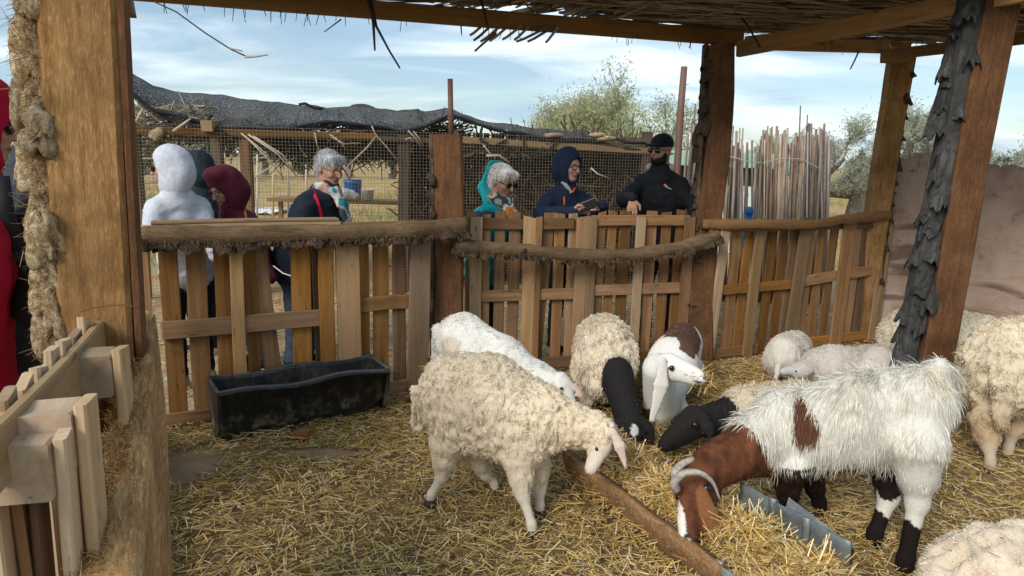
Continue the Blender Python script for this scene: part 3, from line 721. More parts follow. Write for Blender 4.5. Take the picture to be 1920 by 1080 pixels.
# ------------------------------------------------------------------ near fence at the left: one pallet on edge
LA = np.array([-.36, .42, 0]); LB = np.array([-2.06, 3.76, 0]); lu = unit(LB - LA); ln = np.array([lu[1], -lu[0], 0])   # ln points into the pen
def lp(px, py, z): p = gz(px, py, z); return p
L1 = thing('wooden_pallet', 'pale pallet standing on edge in the near left corner, with thick blocks', 'pallet', lp(130, 690, 1.16) * [1, 1, 0], 'pallets wired together as the pen fence')
s0 = lp(-60, 845, 1.17); s1 = lp(188, 598, 1.17); su = unit(s1 - s0); sn = np.array([su[1], -su[0], 0])
timber('top_stringer', s0 + [0, 0, -.05], s1 + [0, 0, -.05], .022, .10, M['pallet_near'], L1)
timber('lower_stringer', s0 + [0, 0, -.62], s1 + [0, 0, -.62], .022, .10, M['pallet_near'], L1)
Ls = np.linalg.norm(s1 - s0)
for k in range(9):
    p = s0 + su * (Ls * (.06 + k * .108)) - sn * .022
    timber('slat', p + [0, 0, -1.14], p + [0, 0, random.uniform(.0, .018)], .05 + random.uniform(0, .02), .018, M['pallet_near'], L1, upv=sn)
def block(px, py, w, d, h, z=1.15):
    p = gz(px, py, z)         # near inner top corner
    q = p - su * 0 
    a = p + [0, 0, -h / 2] - sn * w / 2
    timber('block', a, a + su * d, w, h, M['pallet_near'], L1, ch=.004)
    b = p + sn * .012 + su * .05
    timber('slat', b + [0, 0, -1.14], b + [0, 0, .006], .09, .02, M['pallet_near'], L1, upv=sn)
    b2 = p + su * .02
    return p
block(236, 600, .10, .10, .095, 1.155); block(206, 668, .115, .09, .095, 1.15); block(132, 775, .14, .085, .10, 1.16); block(92, 830, .14, .06, .10, 1.13)
for px, py in ((40, 960), (75, 955), (0, 955), (118, 800), (165, 742), (182, 740)):
    p = gz(px, py, .98); timber('slat', p + [0, 0, -.95], p + [0, 0, .05], .055, .018, M['pallet'], L1, upv=sn)
# second pallet of that side, behind the big post
L2 = thing('wooden_pallet', 'pallet mostly hidden behind the big left post', 'pallet', (-1.6, 2.8, 0), 'pallets wired together as the pen fence')
for k in range(10):
    p = LA + lu * (1.72 + k * .2) - ln * .03; timber('slat', p + [0, 0, .02], p + [0, 0, 1.13], .09, .018, M['pallet'], L2, upv=ln)
for z in (.1, .6, 1.1): timber('stringer', LA + lu * 1.66 + [0, 0, z], LA + lu * 3.64 + [0, 0, z], .022, .09, M['pallet'], L2)
# fibrous slab of palm trunk leaning inside it
sl0, sl1 = gz(262, 1130, .86), at(292, 590, 2.02)
sl = thing('palm_trunk_slab', 'fibrous palm trunk slab along the inside of the near left fence', 'slab', (-.7, 1.3, 0))
V = []; nn = 40; mm = 14
for i in range(nn + 1):
    s = i / nn; p = sl0 + (sl1 - sl0) * s; hgt = .80 + .03 * math.sin(9 * s); wd = .105 - .06 * s + .018 * math.sin(14 * s) + .012 * math.sin(31 * s)
    d = unit(sl1 - sl0); out_ = -np.array([d[1], -d[0], 0]); out_ = unit(out_)
    prof = [(0, 0), (.25, .02), (.5, .012), (.75, .0), (1, -.03), (1.02, -.1), (.95, -.25), (.85, -.5), (.8, -1), (.4, -1.02), (0.1, -1), (-.05, -.7), (-.06, -.35), (-.03, -.08)]
    for a, b in prof: V.append(p + out_ * a * wd + np.array([0, 0, b * hgt if b < -.05 else b]))
V = np.array(V); V += nrm(V - np.repeat(V.reshape(nn+1, mm, 3).mean(1), mm, 0)) * (noise(V, 14, 2, 3) * .012 + noise(V, 60, 6, 2) * .004)[:, None]
Q = np.array([(i*mm+j, (i+1)*mm+j, (i+1)*mm+(j+1) % mm, i*mm+(j+1) % mm) for i in range(nn) for j in range(mm)])
x0, y0, z0 = frame(sl1 - sl0); R = np.stack([x0, y0, z0], 1)
M['palm_fibre'] = palm_wood('palm_fibre', (.15, .07, .025), (.42, .24, .095), (.62, .44, .23), 1.3)
obj('trunk_slab', mesh('trunk_slab', (V - sl0) @ R, [Q, np.array([[(nn)*mm+j for j in range(mm)]])]), M['palm_fibre'], sl, mat4(x0, y0, z0, sl0))
# loose fibres along its torn edge
n = 3200; s = RNG.random(n); P0 = sl0 + (sl1 - sl0) * s[:, None] + out_ * (RNG.uniform(.2, 1.05, n) * (.105 - .06 * s))[:, None] + RNG.normal(0, .006, (n, 3)) + [0, 0, .004]
P1 = P0 + nrm(RNG.normal(0, 1, (n, 3)) + out_ * .8 + unit(sl1 - sl0) * .3) * RNG.uniform(.006, .032, (n, 1))
V, Q, k = sticks(P0, P1, .0011, .0005, 3); cc = np.repeat(np.array([[.62, .38, .16]]) * RNG.uniform(.3, 1.35, (n, 1)), k, 0)
M['fibre'] = vcol('loose_fibre', .8, .1)
tag(obj('loose_fibre', mesh('loose_fibre', V, Q, cc), M['fibre'], sl), kind='stuff')
# ------------------------------------------------------------------ pen roof: beams and reed thatch
roof = thing('reed_roof', 'reed thatched pen roof on sawn beams overhead', 'roof', (1.0, 4.5, 2.5))
RB = [(at(240, -14, 4.55), at(1392, 78, 5.72)), (at(1384, 92, 5.60), at(1975, -28, 3.95)), (at(1400, 80, 5.78), at(1705, 90, 6.20)), (at(1658, 104, 6.12), at(1990, 62, 5.2))]
RB[0][0][2] = 2.56; RB[0][1][2] = 2.56
for i, (a, b) in enumerate(RB): timber('beam', a, b, .05, (.115, .12, .10, .085)[i], M['beam'], roof, seg=8, warp=.006)
timber('beam_end', at(1655, 106, 6.05), at(1712, 103, 6.05), .06, .10, M['beam'], roof)
ZR = 2.63
# plan outline of the thatch (far edge follows the outer beams)
def far_edge(x):
    xs = [-2.6, -1.2, .1, 1.7, 3.1, 3.45, 6.0]; ys = [4.66, 4.95, 5.38, 5.90, 6.32, 6.30, 5.2]
    return np.interp(x, xs, ys)
def near_edge(x): return np.interp(x, [-2.6, 1.0, 2.8, 6.0], [4.05, 4.1, 3.75, 2.9])
r = np.random.default_rng(5); n = 3600
cx = r.uniform(-2.5, 5.6, n); fy = r.random(n) ** .8; cy = near_edge(cx) + (far_edge(cx) - near_edge(cx) - .06) * fy
ang = r.normal(.10, .13, n); mess = r.random(n) < .25; ang[mess] = r.uniform(-1.4, 1.4, mess.sum())
fan = (np.abs(cx - .25) < .6) & (cy > far_edge(cx) - .5); ang[fan] = r.normal(-.95, .18, fan.sum())
L = r.uniform(.4, 1.5, n); L[mess] *= .5; L[fan] = r.uniform(.3, .75, fan.sum())
z = ZR + r.uniform(0, .17, n) + np.where(fan, -.0, 0); dz = r.normal(0, .03, n)
D = np.stack([np.cos(ang), np.sin(ang), dz], 1) * L[:, None] / 2; Cc = np.stack([cx, cy, z], 1)
P0, P1 = Cc - D, Cc + D
ov = np.maximum(P0[:, 1] - far_edge(P0[:, 0]), P1[:, 1] - far_edge(P1[:, 0])); lim = np.where(fan, .22, .10); sh = np.maximum(ov - lim, 0); P0[:, 1] -= sh; P1[:, 1] -= sh
rad = r.uniform(.004, .014, n) * np.where(mess, .7, 1)
low = np.argsort(P0[:, 2] + P1[:, 2] + np.where(fan, -1, 0) - .02 * np.minimum(cy, 9))           # the lowest are the ones one sees from below
sel = set(low[:300].tolist())
for i in low[:300]:
    V, F = tube([P0[i], (P0[i] + P1[i]) / 2 + r.normal(0, .008, 3), P1[i]], [rad[i], rad[i] * .95, rad[i] * .8], 5)
    x, y, zv = frame(P1[i] - P0[i]); R = np.stack([x, y, zv], 1)
    obj('reed', mesh('reed', (V - P0[i]) @ R, F), M['reed'], roof, mat4(x, y, zv, P0[i]))
rest = low[300:]
M['reed_mass'] = vcol('reed_mass', .75, .15)
V, Q, k = sticks(P0[rest], P1[rest], rad[rest], rad[rest] * .8, 4)
cc = np.array([.24, .185, .12]) * r.uniform(.35, 2.0, (len(rest), 1))
# weeds and leaves bedded between the reeds make the thatch nearly tight
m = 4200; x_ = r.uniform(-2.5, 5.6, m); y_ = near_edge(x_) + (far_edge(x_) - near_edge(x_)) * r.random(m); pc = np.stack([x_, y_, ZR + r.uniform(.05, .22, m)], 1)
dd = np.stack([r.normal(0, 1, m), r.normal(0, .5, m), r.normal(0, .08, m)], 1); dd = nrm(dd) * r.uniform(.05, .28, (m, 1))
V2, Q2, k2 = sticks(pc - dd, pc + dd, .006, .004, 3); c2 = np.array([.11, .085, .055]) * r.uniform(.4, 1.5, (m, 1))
Va, Fa, Ca = cat_meshes([(V, Q, np.repeat(cc, k, 0)), (V2, Q2, np.repeat(c2, k2, 0))])
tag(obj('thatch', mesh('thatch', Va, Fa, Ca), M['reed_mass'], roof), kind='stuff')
# a thin mat under the weeds
gx = np.linspace(-2.5, 5.6, 60); V = []; Q = []
for i, x_ in enumerate(gx):
    for j in range(14): V.append((x_, near_edge(x_) + (far_edge(x_) - .75 - near_edge(x_)) * j / 13, ZR + .20))
for i in range(59):
    for j in range(13):
        if r.random() < .72: Q.append((i*14+j, (i+1)*14+j, (i+1)*14+j+1, i*14+j+1))
V = np.array(V); V[:, 2] += noise(V, 3, 2, 2) * .03; V[:, :2] += r.normal(0, .03, (len(V), 2))
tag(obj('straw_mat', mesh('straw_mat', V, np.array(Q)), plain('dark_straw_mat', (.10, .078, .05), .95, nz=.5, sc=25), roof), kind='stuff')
# twigs and ends that hang below the beam
def hang(name, pts, rad, mat, parent=roof, n=5):
    V, F = tube(pts, rad, n); return obj(name, mesh(name, V, F), M[mat], parent)
hang('hanging_twig', [at(688, -12, 4.7), at(700, 40, 4.7), at(703, 95, 4.7)], [.012, .011, .006], 'twig')
hang('hanging_twig', [at(694, -5, 4.72), at(706, 50, 4.72), at(730, 95, 4.72), at(750, 128, 4.72)], [.010, .009, .007, .006], 'twig')
hang('hanging_twig', [at(899, -10, 5.0), at(908, 22, 5.0), at(914, 49, 5.0)], [.010, .009, .009], 'twig')
hang('hanging_twig', [at(1368, 10, 5.3), at(1400, 45, 5.3), at(1426, 90, 5.3)], [.007, .008, .007], 'twig')
hang('hanging_twig', [at(1612, 92, 6.0), at(1603, 112, 6.0), at(1594, 130, 6.0)], [.008, .007, .006], 'cane_grey')
hang('hanging_twig', [at(1688, -6, 5.0), at(1700, 22, 5.0), at(1702, 60, 5.0)], [.006, .006, .005], 'twig')
hang('hanging_twig', [at(640, 36, 4.75), at(608, 60, 4.75)], [.005, .003], 'twig')
hang('hanging_reed', [at(930, 62, 5.2), at(910, 78, 5.2), at(890, 96, 5.2)], [.010, .009, .008], 'cane_grey')
for i, (x, y, dx, dy) in enumerate([(910, 60, -22, 16), (925, 62, -24, 16), (940, 62, -22, 15), (1000, 66, -32, 12), (1015, 66, -26, 12), (1035, 68, -12, 12), (895, 58, -14, 8), (960, 64, -18, 10), (978, 65, -14, 10)]):
    hang('hanging_reed', [at(x - dx, y - dy - 6, 5.2 + .001 * i), at(x + dx / 2, y + dy / 2, 5.21), at(x + dx, y + dy, 5.22)], [.010, .010, .009], 'cane')
for i in range(70):       # short bristles over and under the beam
    x = random.uniform(300, 1900); yb = 12 + (x - 300) * .068 if x < 1390 else 92 - abs(x - 1690) * .06; Y = 4.6 + (min(x, 1700) - 300) * .00105
    hang('hanging_twig', [at(x, yb - random.uniform(5, 30), Y), at(x + random.uniform(-12, 10), yb + random.uniform(4, 20), Y)], [.0035, .002], random.choice(['twig', 'reed', 'twig']), n=4)
hang('bent_wire', [at(288, 3, 3.9), at(330, 22, 3.9), at(385, 62, 3.9), at(432, 92, 3.9), at(462, 106, 3.9)], .004, 'twig')
hang('hanging_reed', [at(460, 107, 3.9), at(480, 106, 3.9), at(503, 103, 3.9)], [.008, .006, .003], 'twig_pale'); hang('hanging_reed', [at(430, 90, 3.9), at(455, 96, 3.9)], [.005, .003], 'twig_pale')

# ------------------------------------------------------------------ mud rendered wall right of the far post
def mud():
    t = NT('mud_render'); w = t.coord('Object'); a = t.noise(w, 1.8, 7, .65, .6); b = t.noise(t.coord('Object', (1, 1, 1.0)), 9, 6, .7)
    v3 = t.coord('Object', (2.2, 2.2, 2.2)); mp_ = v3.node; mp_.inputs['Rotation'].default_value = (0, .55, 0); mp_.inputs['Scale'].default_value = (1.2, 2, 7)
    s = t.noise(v3, 1.0, 4, .5, .5)
    col = t.ramp(a, [(.3, (.28, .185, .135)), (.5, (.43, .305, .235)), (.7, (.50, .375, .30))])
    col = t.mix(t.ramp(s, [(.57, (0, 0, 0)), (.66, (.8, .8, .8))]), col, (.13, .09, .065)); col = t.mix(t.ramp(b, [(.58, (0, 0, 0)), (.70, (.7, .7, .7))]), col, (.11, .075, .055))
    t.set('Base Color', col).set('Roughness', .95); t.bump(t.mix(.5, s, b), 1.0, .04); return t.m
M['mud'] = mud()
def slabwall(label, x0, x1, Y0, Y1, tops, th_=.12):
    n = len(tops); th = thing('mud_wall', label, 'wall', ((x0 + x1) / 2, (Y0 + Y1) / 2, 0))
    m = 60; rows = 26; V = []
    tx = np.linspace(0, 1, n)
    for side in (0, 1):
        for j in range(rows + 1):
            for i in range(m + 1):
                s = i / m; zt = np.interp(s, tx, tops) + .012 * math.sin(s * 57) + .008 * math.sin(s * 131)
                V.append((x0 + (x1 - x0) * s, Y0 + (Y1 - Y0) * s + side * th_, zt * j / rows))
    V = np.array(V); nz = noise(V, 3.0, 6, 3) * .014 + noise(V * [1, 1, 3], 9, 2, 3) * .006; V[:, 1] += nz
    W_ = m + 1; H = rows + 1; Q = []
    for side in (0, 1):
        o = side * W_ * H
        for j in range(rows):
            for i in range(m):
                q = (o+j*W_+i, o+j*W_+i+1, o+(j+1)*W_+i+1, o+(j+1)*W_+i); Q.append(q if side == 0 else q[::-1])
    o = W_ * H
    for i in range(m): Q.append((rows*W_+i, rows*W_+i+1, o+rows*W_+i+1, o+rows*W_+i))
    for j in range(rows): Q.append((j*W_, (j+1)*W_, o+(j+1)*W_, o+j*W_)); Q.append((j*W_+m, o+j*W_+m, o+(j+1)*W_+m, (j+1)*W_+m))
    obj('rendered_face', mesh('rendered_face', V, np.array(Q)), M['mud'], th); return th
wl0 = at(1672, 300, 6.36); wl1 = at(1790, 300, 6.1); 
slabwall('rough brown mud wall with stepped broken top, right of the far post', wl0[0], wl1[0] + .1, 6.36, 6.10, [at(1690, 300, 6.3)[2], at(1695, 298, 6.3)[2], at(1705, 290, 6.3)[2], at(1740, 288, 6.2)[2], at(1760, 289, 6.2)[2], at(1764, 300, 6.1)[2], at(1780, 304, 6.1)[2]])
wr0 = at(1790, 312, 6.16); wr1 = at(2150, 312, 5.5)
slabwall('long brown mud wall behind the sheep at the right edge', wr0[0], wr1[0], 6.22, 5.45, [at(1800, 309, 6.2)[2], at(1840, 311, 6.12)[2], at(1880, 314, 6.05)[2], at(1920, 312, 5.95)[2], at(2050, 312, 5.7)[2]])

# ------------------------------------------------------------------ wire fronted shed with the net roof, behind the visitors
SH0, SH1 = at(210, 250, 7.3), at(1222, 280, 8.7); SH0[2] = SH1[2] = 0
su_ = unit(SH1 - SH0); sback = np.array([-su_[1], su_[0], 0])
shed = thing('aviary_shed', 'low brush shed with wire mesh front and black net roof behind the visitors', 'shed', (SH0 + SH1) / 2)
def shY(px): return np.interp(px, [240, 1215], [7.3, 8.7])
fr = [(236, 165), (290, 205), (350, 222), (410, 236), (480, 241), (560, 236), (640, 226), (700, 236), (750, 246), (800, 233), (845, 216), (890, 228), (950, 247), (1010, 256), (1100, 262), (1215, 283)]
bk = [(236, 128), (285, 163), (350, 172), (430, 182), (520, 190), (600, 205), (690, 203), (760, 213), (800, 211), (845, 203), (890, 225), (950, 234), (1010, 245), (1070, 247), (1095, 242), (1140, 262), (1215, 274)]
nx, ny = 150, 18; V = []
for i in range(nx + 1):
    px = 236 + (1215 - 236) * i / nx; yf = np.interp(px, *zip(*fr)); yb_ = np.interp(px, *zip(*bk)); Y = shY(px)
    a, b = at(px, yf, Y), at(px, yb_, Y + 1.5)
    for j in range(ny + 1):
        s = j / ny; V.append(a + (b - a) * s + np.array([0, 0, .10 * math.sin(math.pi * s) * (.4 + .6 * math.sin(i * .21) ** 2) * (1 if yf - yb_ > 25 else .3)]))
    c = a + np.array([0, .03, -.05]); V.append(c)
V = np.array(V); V[:, 2] += noise(V, 2.2, 4, 3) * .035
W_ = ny + 2; Q = []
UVs = {}
for i in range(nx):
    for j in range(ny): Q.append((i*W_+j, (i+1)*W_+j, (i+1)*W_+j+1, i*W_+j+1))
    Q.append((i*W_+ny+1, (i+1)*W_+ny+1, (i+1)*W_, i*W_))
def netmat():
    t = NT('black_shade_net'); u = t.n.new('ShaderNodeUVMap'); m = t.n.new('ShaderNodeMapping'); t.l.new(u.outputs[0], m.inputs[0]); m.inputs['Scale'].default_value = (1, 1, 1)
    f = t.noise(t.coord('Object'), 55, 3, .8); big = t.noise(t.coord('Object', (1, 1, 1)), 2.2, 6, .6)
    col = t.mix(t.ramp(f, [(.42, (0, 0, 0)), (.58, (1, 1, 1))]), t.mix(big, (.012, .012, .014), (.03, .03, .032)), t.mix(big, (.05, .05, .054), (.13, .125, .12)))
    t.set('Base Color', col).set('Roughness', .9); al = t.math('SUBTRACT', 1.0, t.math('MULTIPLY', t.math('LESS_THAN', f, .40), .6)); t.set('Alpha', al); t.bump(f, .6, .02); return t.m
M['net'] = netmat()
me = mesh('shade_net', V, np.array(Q)); uv = me.uv_layers.new(name='UVMap'); li = np.zeros(len(me.loops), np.int32); me.loops.foreach_get('vertex_index', li)
uvs = np.stack([(li // W_) / nx * 6.0, np.minimum(li % W_, ny) / ny * 2.0], 1).astype(np.float32); uv.data.foreach_set('uv', uvs.ravel())
obj('shade_net', me, M['net'], shed)
# thick selvedge rope of the net
V, F = tube([at(px, np.interp(px, *zip(*fr)) + 1 + 2 * math.sin(px * .05), shY(px) - .02) for px in range(236, 1216, 14)], [.018 + .006 * math.sin(i * 1.7) for i in range(70)], 6); obj('net_edge', mesh('net_edge', V, F), M['rope'], shed)
for pts in ([(395, 215), (388, 232), (398, 243), (410, 240), (425, 252)], [(905, 232), (900, 262), (925, 275), (950, 262)], [(980, 255), (985, 280), (1000, 295), (1020, 292), (1040, 270), (1048, 255)], [(1150, 258), (1175, 268), (1210, 268)], [(560, 196), (572, 194), (590, 203), (605, 204)]):
    V, F = tube([at(x, y, shY(x) - .06) for x, y in pts], .016, 6); obj('rope_loop', mesh('rope_loop', V, F), M['rope'], shed)
# eave board and posts
def shz(px, py): return at(px, py, shY(px))
timber('eave_beam', shz(238, 243), shz(700, 256), .06, .07, M['pallet'], shed); timber('eave_beam', shz(690, 258), shz(868, 264), .05, .05, M['darkwood'], shed)
timber('eave_beam', shz(868, 262), shz(1218, 283), .05, .075, M['pallet_pale'], shed)
timber('rafter_end', shz(396, 237) + [0, -.12, 0], shz(396, 237) + [0, 1.2, .1], .12, .11, M['pallet_pale'], shed)
for px, w, m in ((402, .10, 'darkwood'), (456, .11, 'pallet'), (756, .13, 'darkwood'), (1215, .12, 'darkwood'), (250, .05, 'pallet_pale')):
    p = shz(px, 250) + [0, .05, 0]; timber('shed_post', (p[0], p[1], 0), (p[0], p[1], p[2] + .02), w, .10, M[m], shed, upv=(0, 1, 0))
p0 = shz(540, 272) + [0, 1.6, 0]; timber('back_beam', shz(420, 262) + [0, 1.3, 0], shz(770, 292) + [0, .8, 0], .08, .14, M['darkwood'], shed)
# wire mesh, about 3 cm
gx0, gx1 = shz(246, 300), shz(1213, 300); Lm = np.linalg.norm((gx1 - gx0)[:2]); dv = unit(np.array([*(gx1 - gx0)[:2], 0])); base = np.array([gx0[0], gx0[1], 0]) + np.array([0, -.05, 0])
nv = int(Lm / .036); s = np.arange(nv + 1) / nv * Lm; A = base + dv * s[:, None]; B = A.copy(); A[:, 2] = .02; B[:, 2] = 1.86
zs = np.arange(.05, 1.86, .036); C0 = np.repeat(base[None], len(zs), 0); C0[:, 2] = zs; C1 = C0 + dv * Lm
Va, Qa, _ = sticks(A, B, .0019, .0019, 3); Vb, Qb, _ = sticks(C0, C1, .0019, .0019, 3); V, F, _c = cat_meshes([(Va, Qa), (Vb, Qb)])
tag(obj('wire_mesh', mesh('wire_mesh', V, F), M['wire'], shed), kind='stuff')
# thatch below the net, brush walls
def brush(name, cnt, pxr, pyr, dY, ln_, hor, c, parent, seed, rad=.006, sag=0):
    r = np.random.default_rng(seed); px = r.uniform(*pxr, cnt); py = r.uniform(*pyr, cnt); Y = shY(px) + r.uniform(*dY, cnt)
    P = np.array([at(a, b, c_) for a, b, c_ in zip(px, py, Y)]); d = np.stack([r.normal(0, hor, cnt), r.normal(0, .4, cnt), r.normal(0, 1 - .7 * hor, cnt) - sag], 1)
    d = nrm(d) * (ln_ * r.uniform(.4, 1.3, cnt))[:, None]; rr_ = rad * r.uniform(.5, 1.5, cnt)
    V, Q, k = sticks(P - d / 2, P + d / 2, rr_, rr_ * .6, 4); cc = np.array(c) * r.uniform(.4, 1.7, (cnt, 1)); return V, Q, np.repeat(cc, k, 0)
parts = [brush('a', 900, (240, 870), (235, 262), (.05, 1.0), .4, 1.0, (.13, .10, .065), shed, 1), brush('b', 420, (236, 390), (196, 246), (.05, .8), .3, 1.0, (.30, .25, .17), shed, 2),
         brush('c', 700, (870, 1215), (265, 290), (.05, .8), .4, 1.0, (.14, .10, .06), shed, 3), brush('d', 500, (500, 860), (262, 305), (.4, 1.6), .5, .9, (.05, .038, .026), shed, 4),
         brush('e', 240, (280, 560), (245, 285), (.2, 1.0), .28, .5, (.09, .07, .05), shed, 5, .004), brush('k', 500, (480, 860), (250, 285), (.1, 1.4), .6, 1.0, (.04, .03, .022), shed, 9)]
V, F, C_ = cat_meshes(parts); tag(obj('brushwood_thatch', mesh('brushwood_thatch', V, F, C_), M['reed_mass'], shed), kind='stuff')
parts = [brush('f', 1900, (872, 1212), (275, 520), (.35, .8), .7, .55, (.10, .065, .038), shed, 6, .009), brush('g', 600, (775, 872), (270, 520), (.5, 1.2), .7, .5, (.06, .04, .025), shed, 7, .009)]
# closely packed backing canes so that no field shows through that wall
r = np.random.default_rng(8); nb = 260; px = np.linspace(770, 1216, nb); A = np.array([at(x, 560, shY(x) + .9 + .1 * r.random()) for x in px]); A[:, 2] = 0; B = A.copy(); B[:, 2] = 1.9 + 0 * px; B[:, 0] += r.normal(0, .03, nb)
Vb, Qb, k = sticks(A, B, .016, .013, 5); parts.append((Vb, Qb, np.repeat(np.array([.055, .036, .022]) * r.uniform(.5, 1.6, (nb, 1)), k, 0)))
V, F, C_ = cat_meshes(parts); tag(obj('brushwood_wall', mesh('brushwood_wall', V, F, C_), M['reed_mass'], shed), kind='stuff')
for pts, rad in (([(652, 312), (690, 275), (705, 255)], .012), ([(697, 236), (704, 252), (722, 272), (745, 300)], .010), ([(590, 248), (594, 270), (600, 285)], .008), ([(618, 252), (645, 270), (675, 268)], .010), ([(620, 255), (640, 268), (648, 280)], .009),
                 ([(452, 250), (490, 280), (520, 310)], .009), ([(465, 252), (520, 288), (556, 330)], .010), ([(475, 255), (530, 290), (552, 325)], .008), ([(460, 256), (505, 300), (530, 332)], .007), ([(478, 332), (500, 318), (522, 305)], .010),
                 ([(325, 246), (345, 232), (358, 222)], .016), ([(256, 228), (262, 215), (268, 204)], .018), ([(765, 245), (778, 258), (790, 276)], .010), ([(775, 246), (785, 258), (792, 272)], .009), ([(760, 262), (770, 258), (775, 266)], .012),
                 ([(1108, 315), (1120, 326), (1142, 334)], .012), ([(905, 270), (920, 290), (930, 296)], .010), ([(912, 292), (935, 291), (955, 305)], .016)):
    V, F = tube([at(x, y, shY(x) - .09) for x, y in pts], [rad, rad * .9, rad * .6][:len(pts)] if len(pts) == 3 else rad * .8, 5); obj('dry_branch', mesh('dry_branch', V, F), M['twig_pale'], shed)
put_lump(shed, 'bark_pale', at(294, 250, 7.3), (.09, .05, .09), (1, 0, 0), (0, 1, 0), (0, 0, 1), name='bark_scrap')
for x, y in ((1120, 250), (1040, 250), (870, 290), (1138, 256)):
    put_lump(shed, 'bark_pale' if y < 270 else 'bark_brown', at(x, y + 3, shY(x) - .08), (.13, .05, .035), (1, 0, 0), (0, 1, 0), (0, 0, 1), name='bark_scrap')

# things standing in and behind the shed
def lathe(prof, n=24):
    V = []; Q = []
    for (r_, z_) in prof:
        for i in range(n): V.append((r_ * math.cos(2*math.pi*i/n), r_ * math.sin(2*math.pi*i/n), z_))
    for j in range(len(prof) - 1):
        for i in range(n): Q.append((j*n+i, j*n+(i+1) % n, (j+1)*n+(i+1) % n, (j+1)*n+i))
    return np.array(V), np.array(Q)
M['blue'] = plain('blue_plastic', (.03, .17, .47), .4, .5); M['white'] = plain('white_plastic', (.74, .74, .74), .45, .4); M['whitecloth'] = plain('white_sacking', (.66, .65, .62), .85, nz=.12, sc=30)
bpos = at(662, 392, 10.6); zb = at(660, 372, 10.6)[2]; zt = at(660, 337, 10.6)[2]
tb = thing('work_table', 'low wooden bench carrying the blue drum behind the mesh', 'bench', (bpos[0], 10.6, 0))
timber('bench_top', (bpos[0] - 1.2, 10.6, zb - .03), (bpos[0] + 1.4, 10.6, zb - .03), .6, .05, M['pallet_pale'], tb)
for dx in (-1.1, 1.3): timber('leg', (bpos[0] + dx, 10.6, 0), (bpos[0] + dx, 10.6, zb - .056), .06, .06, M['pallet'], tb, upv=(0, 1, 0))
V, Q = lathe([(.001, .0), (.115, 0), (.12, .01), (.135, .24), (.142, .245), (.142, .262), (.137, .262), (.138, .285), (.145, .288), (.145, zt - zb), (.13, zt - zb), (.12, .05), (.001, .04)])
bk_ = thing('blue_bucket', 'blue plastic bucket with white lettering behind the wire mesh', 'bucket', (bpos[0], 10.6, zb)); obj('shell', mesh('shell', V, Q), M['blue'], bk_, Matrix.Translation((bpos[0], 10.6, zb)))
for ch, a in (('K', -.42), ('A', .62)):
    fc = bpy.data.curves.new('lettering', 'FONT'); fc.body = ch; fc.size = .085; fc.extrude = .002; fc.align_x = 'CENTER'; fo = bpy.data.objects.new('lettering', fc); COL.objects.link(fo)
    dg = bpy.context.evaluated_depsgraph_get(); me = bpy.data.meshes.new_from_object(fo.evaluated_get(dg)); bpy.data.objects.remove(fo); me.name = 'lettering'; me.materials.clear()
    obj('lettering', me, M['white'], bk_, Matrix.Translation((bpos[0], 10.6, zb)) @ Matrix.Rotation(a, 4, 'Z') @ Matrix.Translation((0, -.138, .03)) @ Matrix.Rotation(math.radians(90), 4, 'X'))
V, Q = lathe([(.001, 0), (.075, 0), (.09, .13), (.10, .135), (.10, .15), (.09, .15), (.08, .02), (.001, .015)])
wp = at(690, 384, 10.4); zz_ = zb; tub = obj('white_tub', mesh('white_tub', V, Q), M['white'], None, Matrix.Translation((wp[0], 10.4, zb))); tag(tub, 'small white plastic tub right of the blue bucket', 'tub')
sv, sq = sdf_mesh([ball((0, 0, .08), (.16, .1, .08), .03), ball((-.12, 0, .12), (.06, .05, .07), .04), ball((.12, .02, .04), (.1, .08, .05), .03)], .02)
sv += vnormals(sv, sq) * noise(sv, 14, 2, 2)[:, None] * .012; sp_ = at(655, 384, 10.4); sk = obj('white_sack', mesh('white_sack', sv, sq), M['whitecloth'], None, Matrix.Translation((sp_[0] - .05, 10.35, zb))); tag(sk, 'crumpled white sack lying below the blue bucket', 'sack')
pl = thing('striped_pole', 'pale pole with blue tape bands beside the dark shed post', 'pole', (at(771, 400, 9.2)[0], 9.2, 0))
q0, q1 = at(772, 470, 9.2), at(769, 300, 9.2); q0[2] = 0; V, F = tube([q0, q1], .022, 8); obj('shaft', mesh('shaft', V, F), M['cane_yellow'], pl)
for y in (353, 392): a = at(771, y, 9.2); V, F = tube([a - [0, 0, .03], a + [0, 0, .03]], .026, 8); obj('tape_band', mesh('tape_band', V, F), M['blue'], pl)
# leaning pole behind the man in the cap
lp_ = thing('leaning_pole', 'rough leaning red-brown pole rising behind the black cap', 'pole', (at(1262, 420, 8.9)[0], 8.9, 0)); a, b = at(1255, 470, 8.9), at(1283, 125, 8.9); a = a + (a - b) * (a[2] / (b[2] - a[2]))
V, F = tube([a, a + (b - a) * .5 + [.02, 0, 0], a + (b - a) * .8, b], [.05, .047, .045, .04], 9); obj('shaft', mesh('shaft', V, F), M['pipe'], lp_)

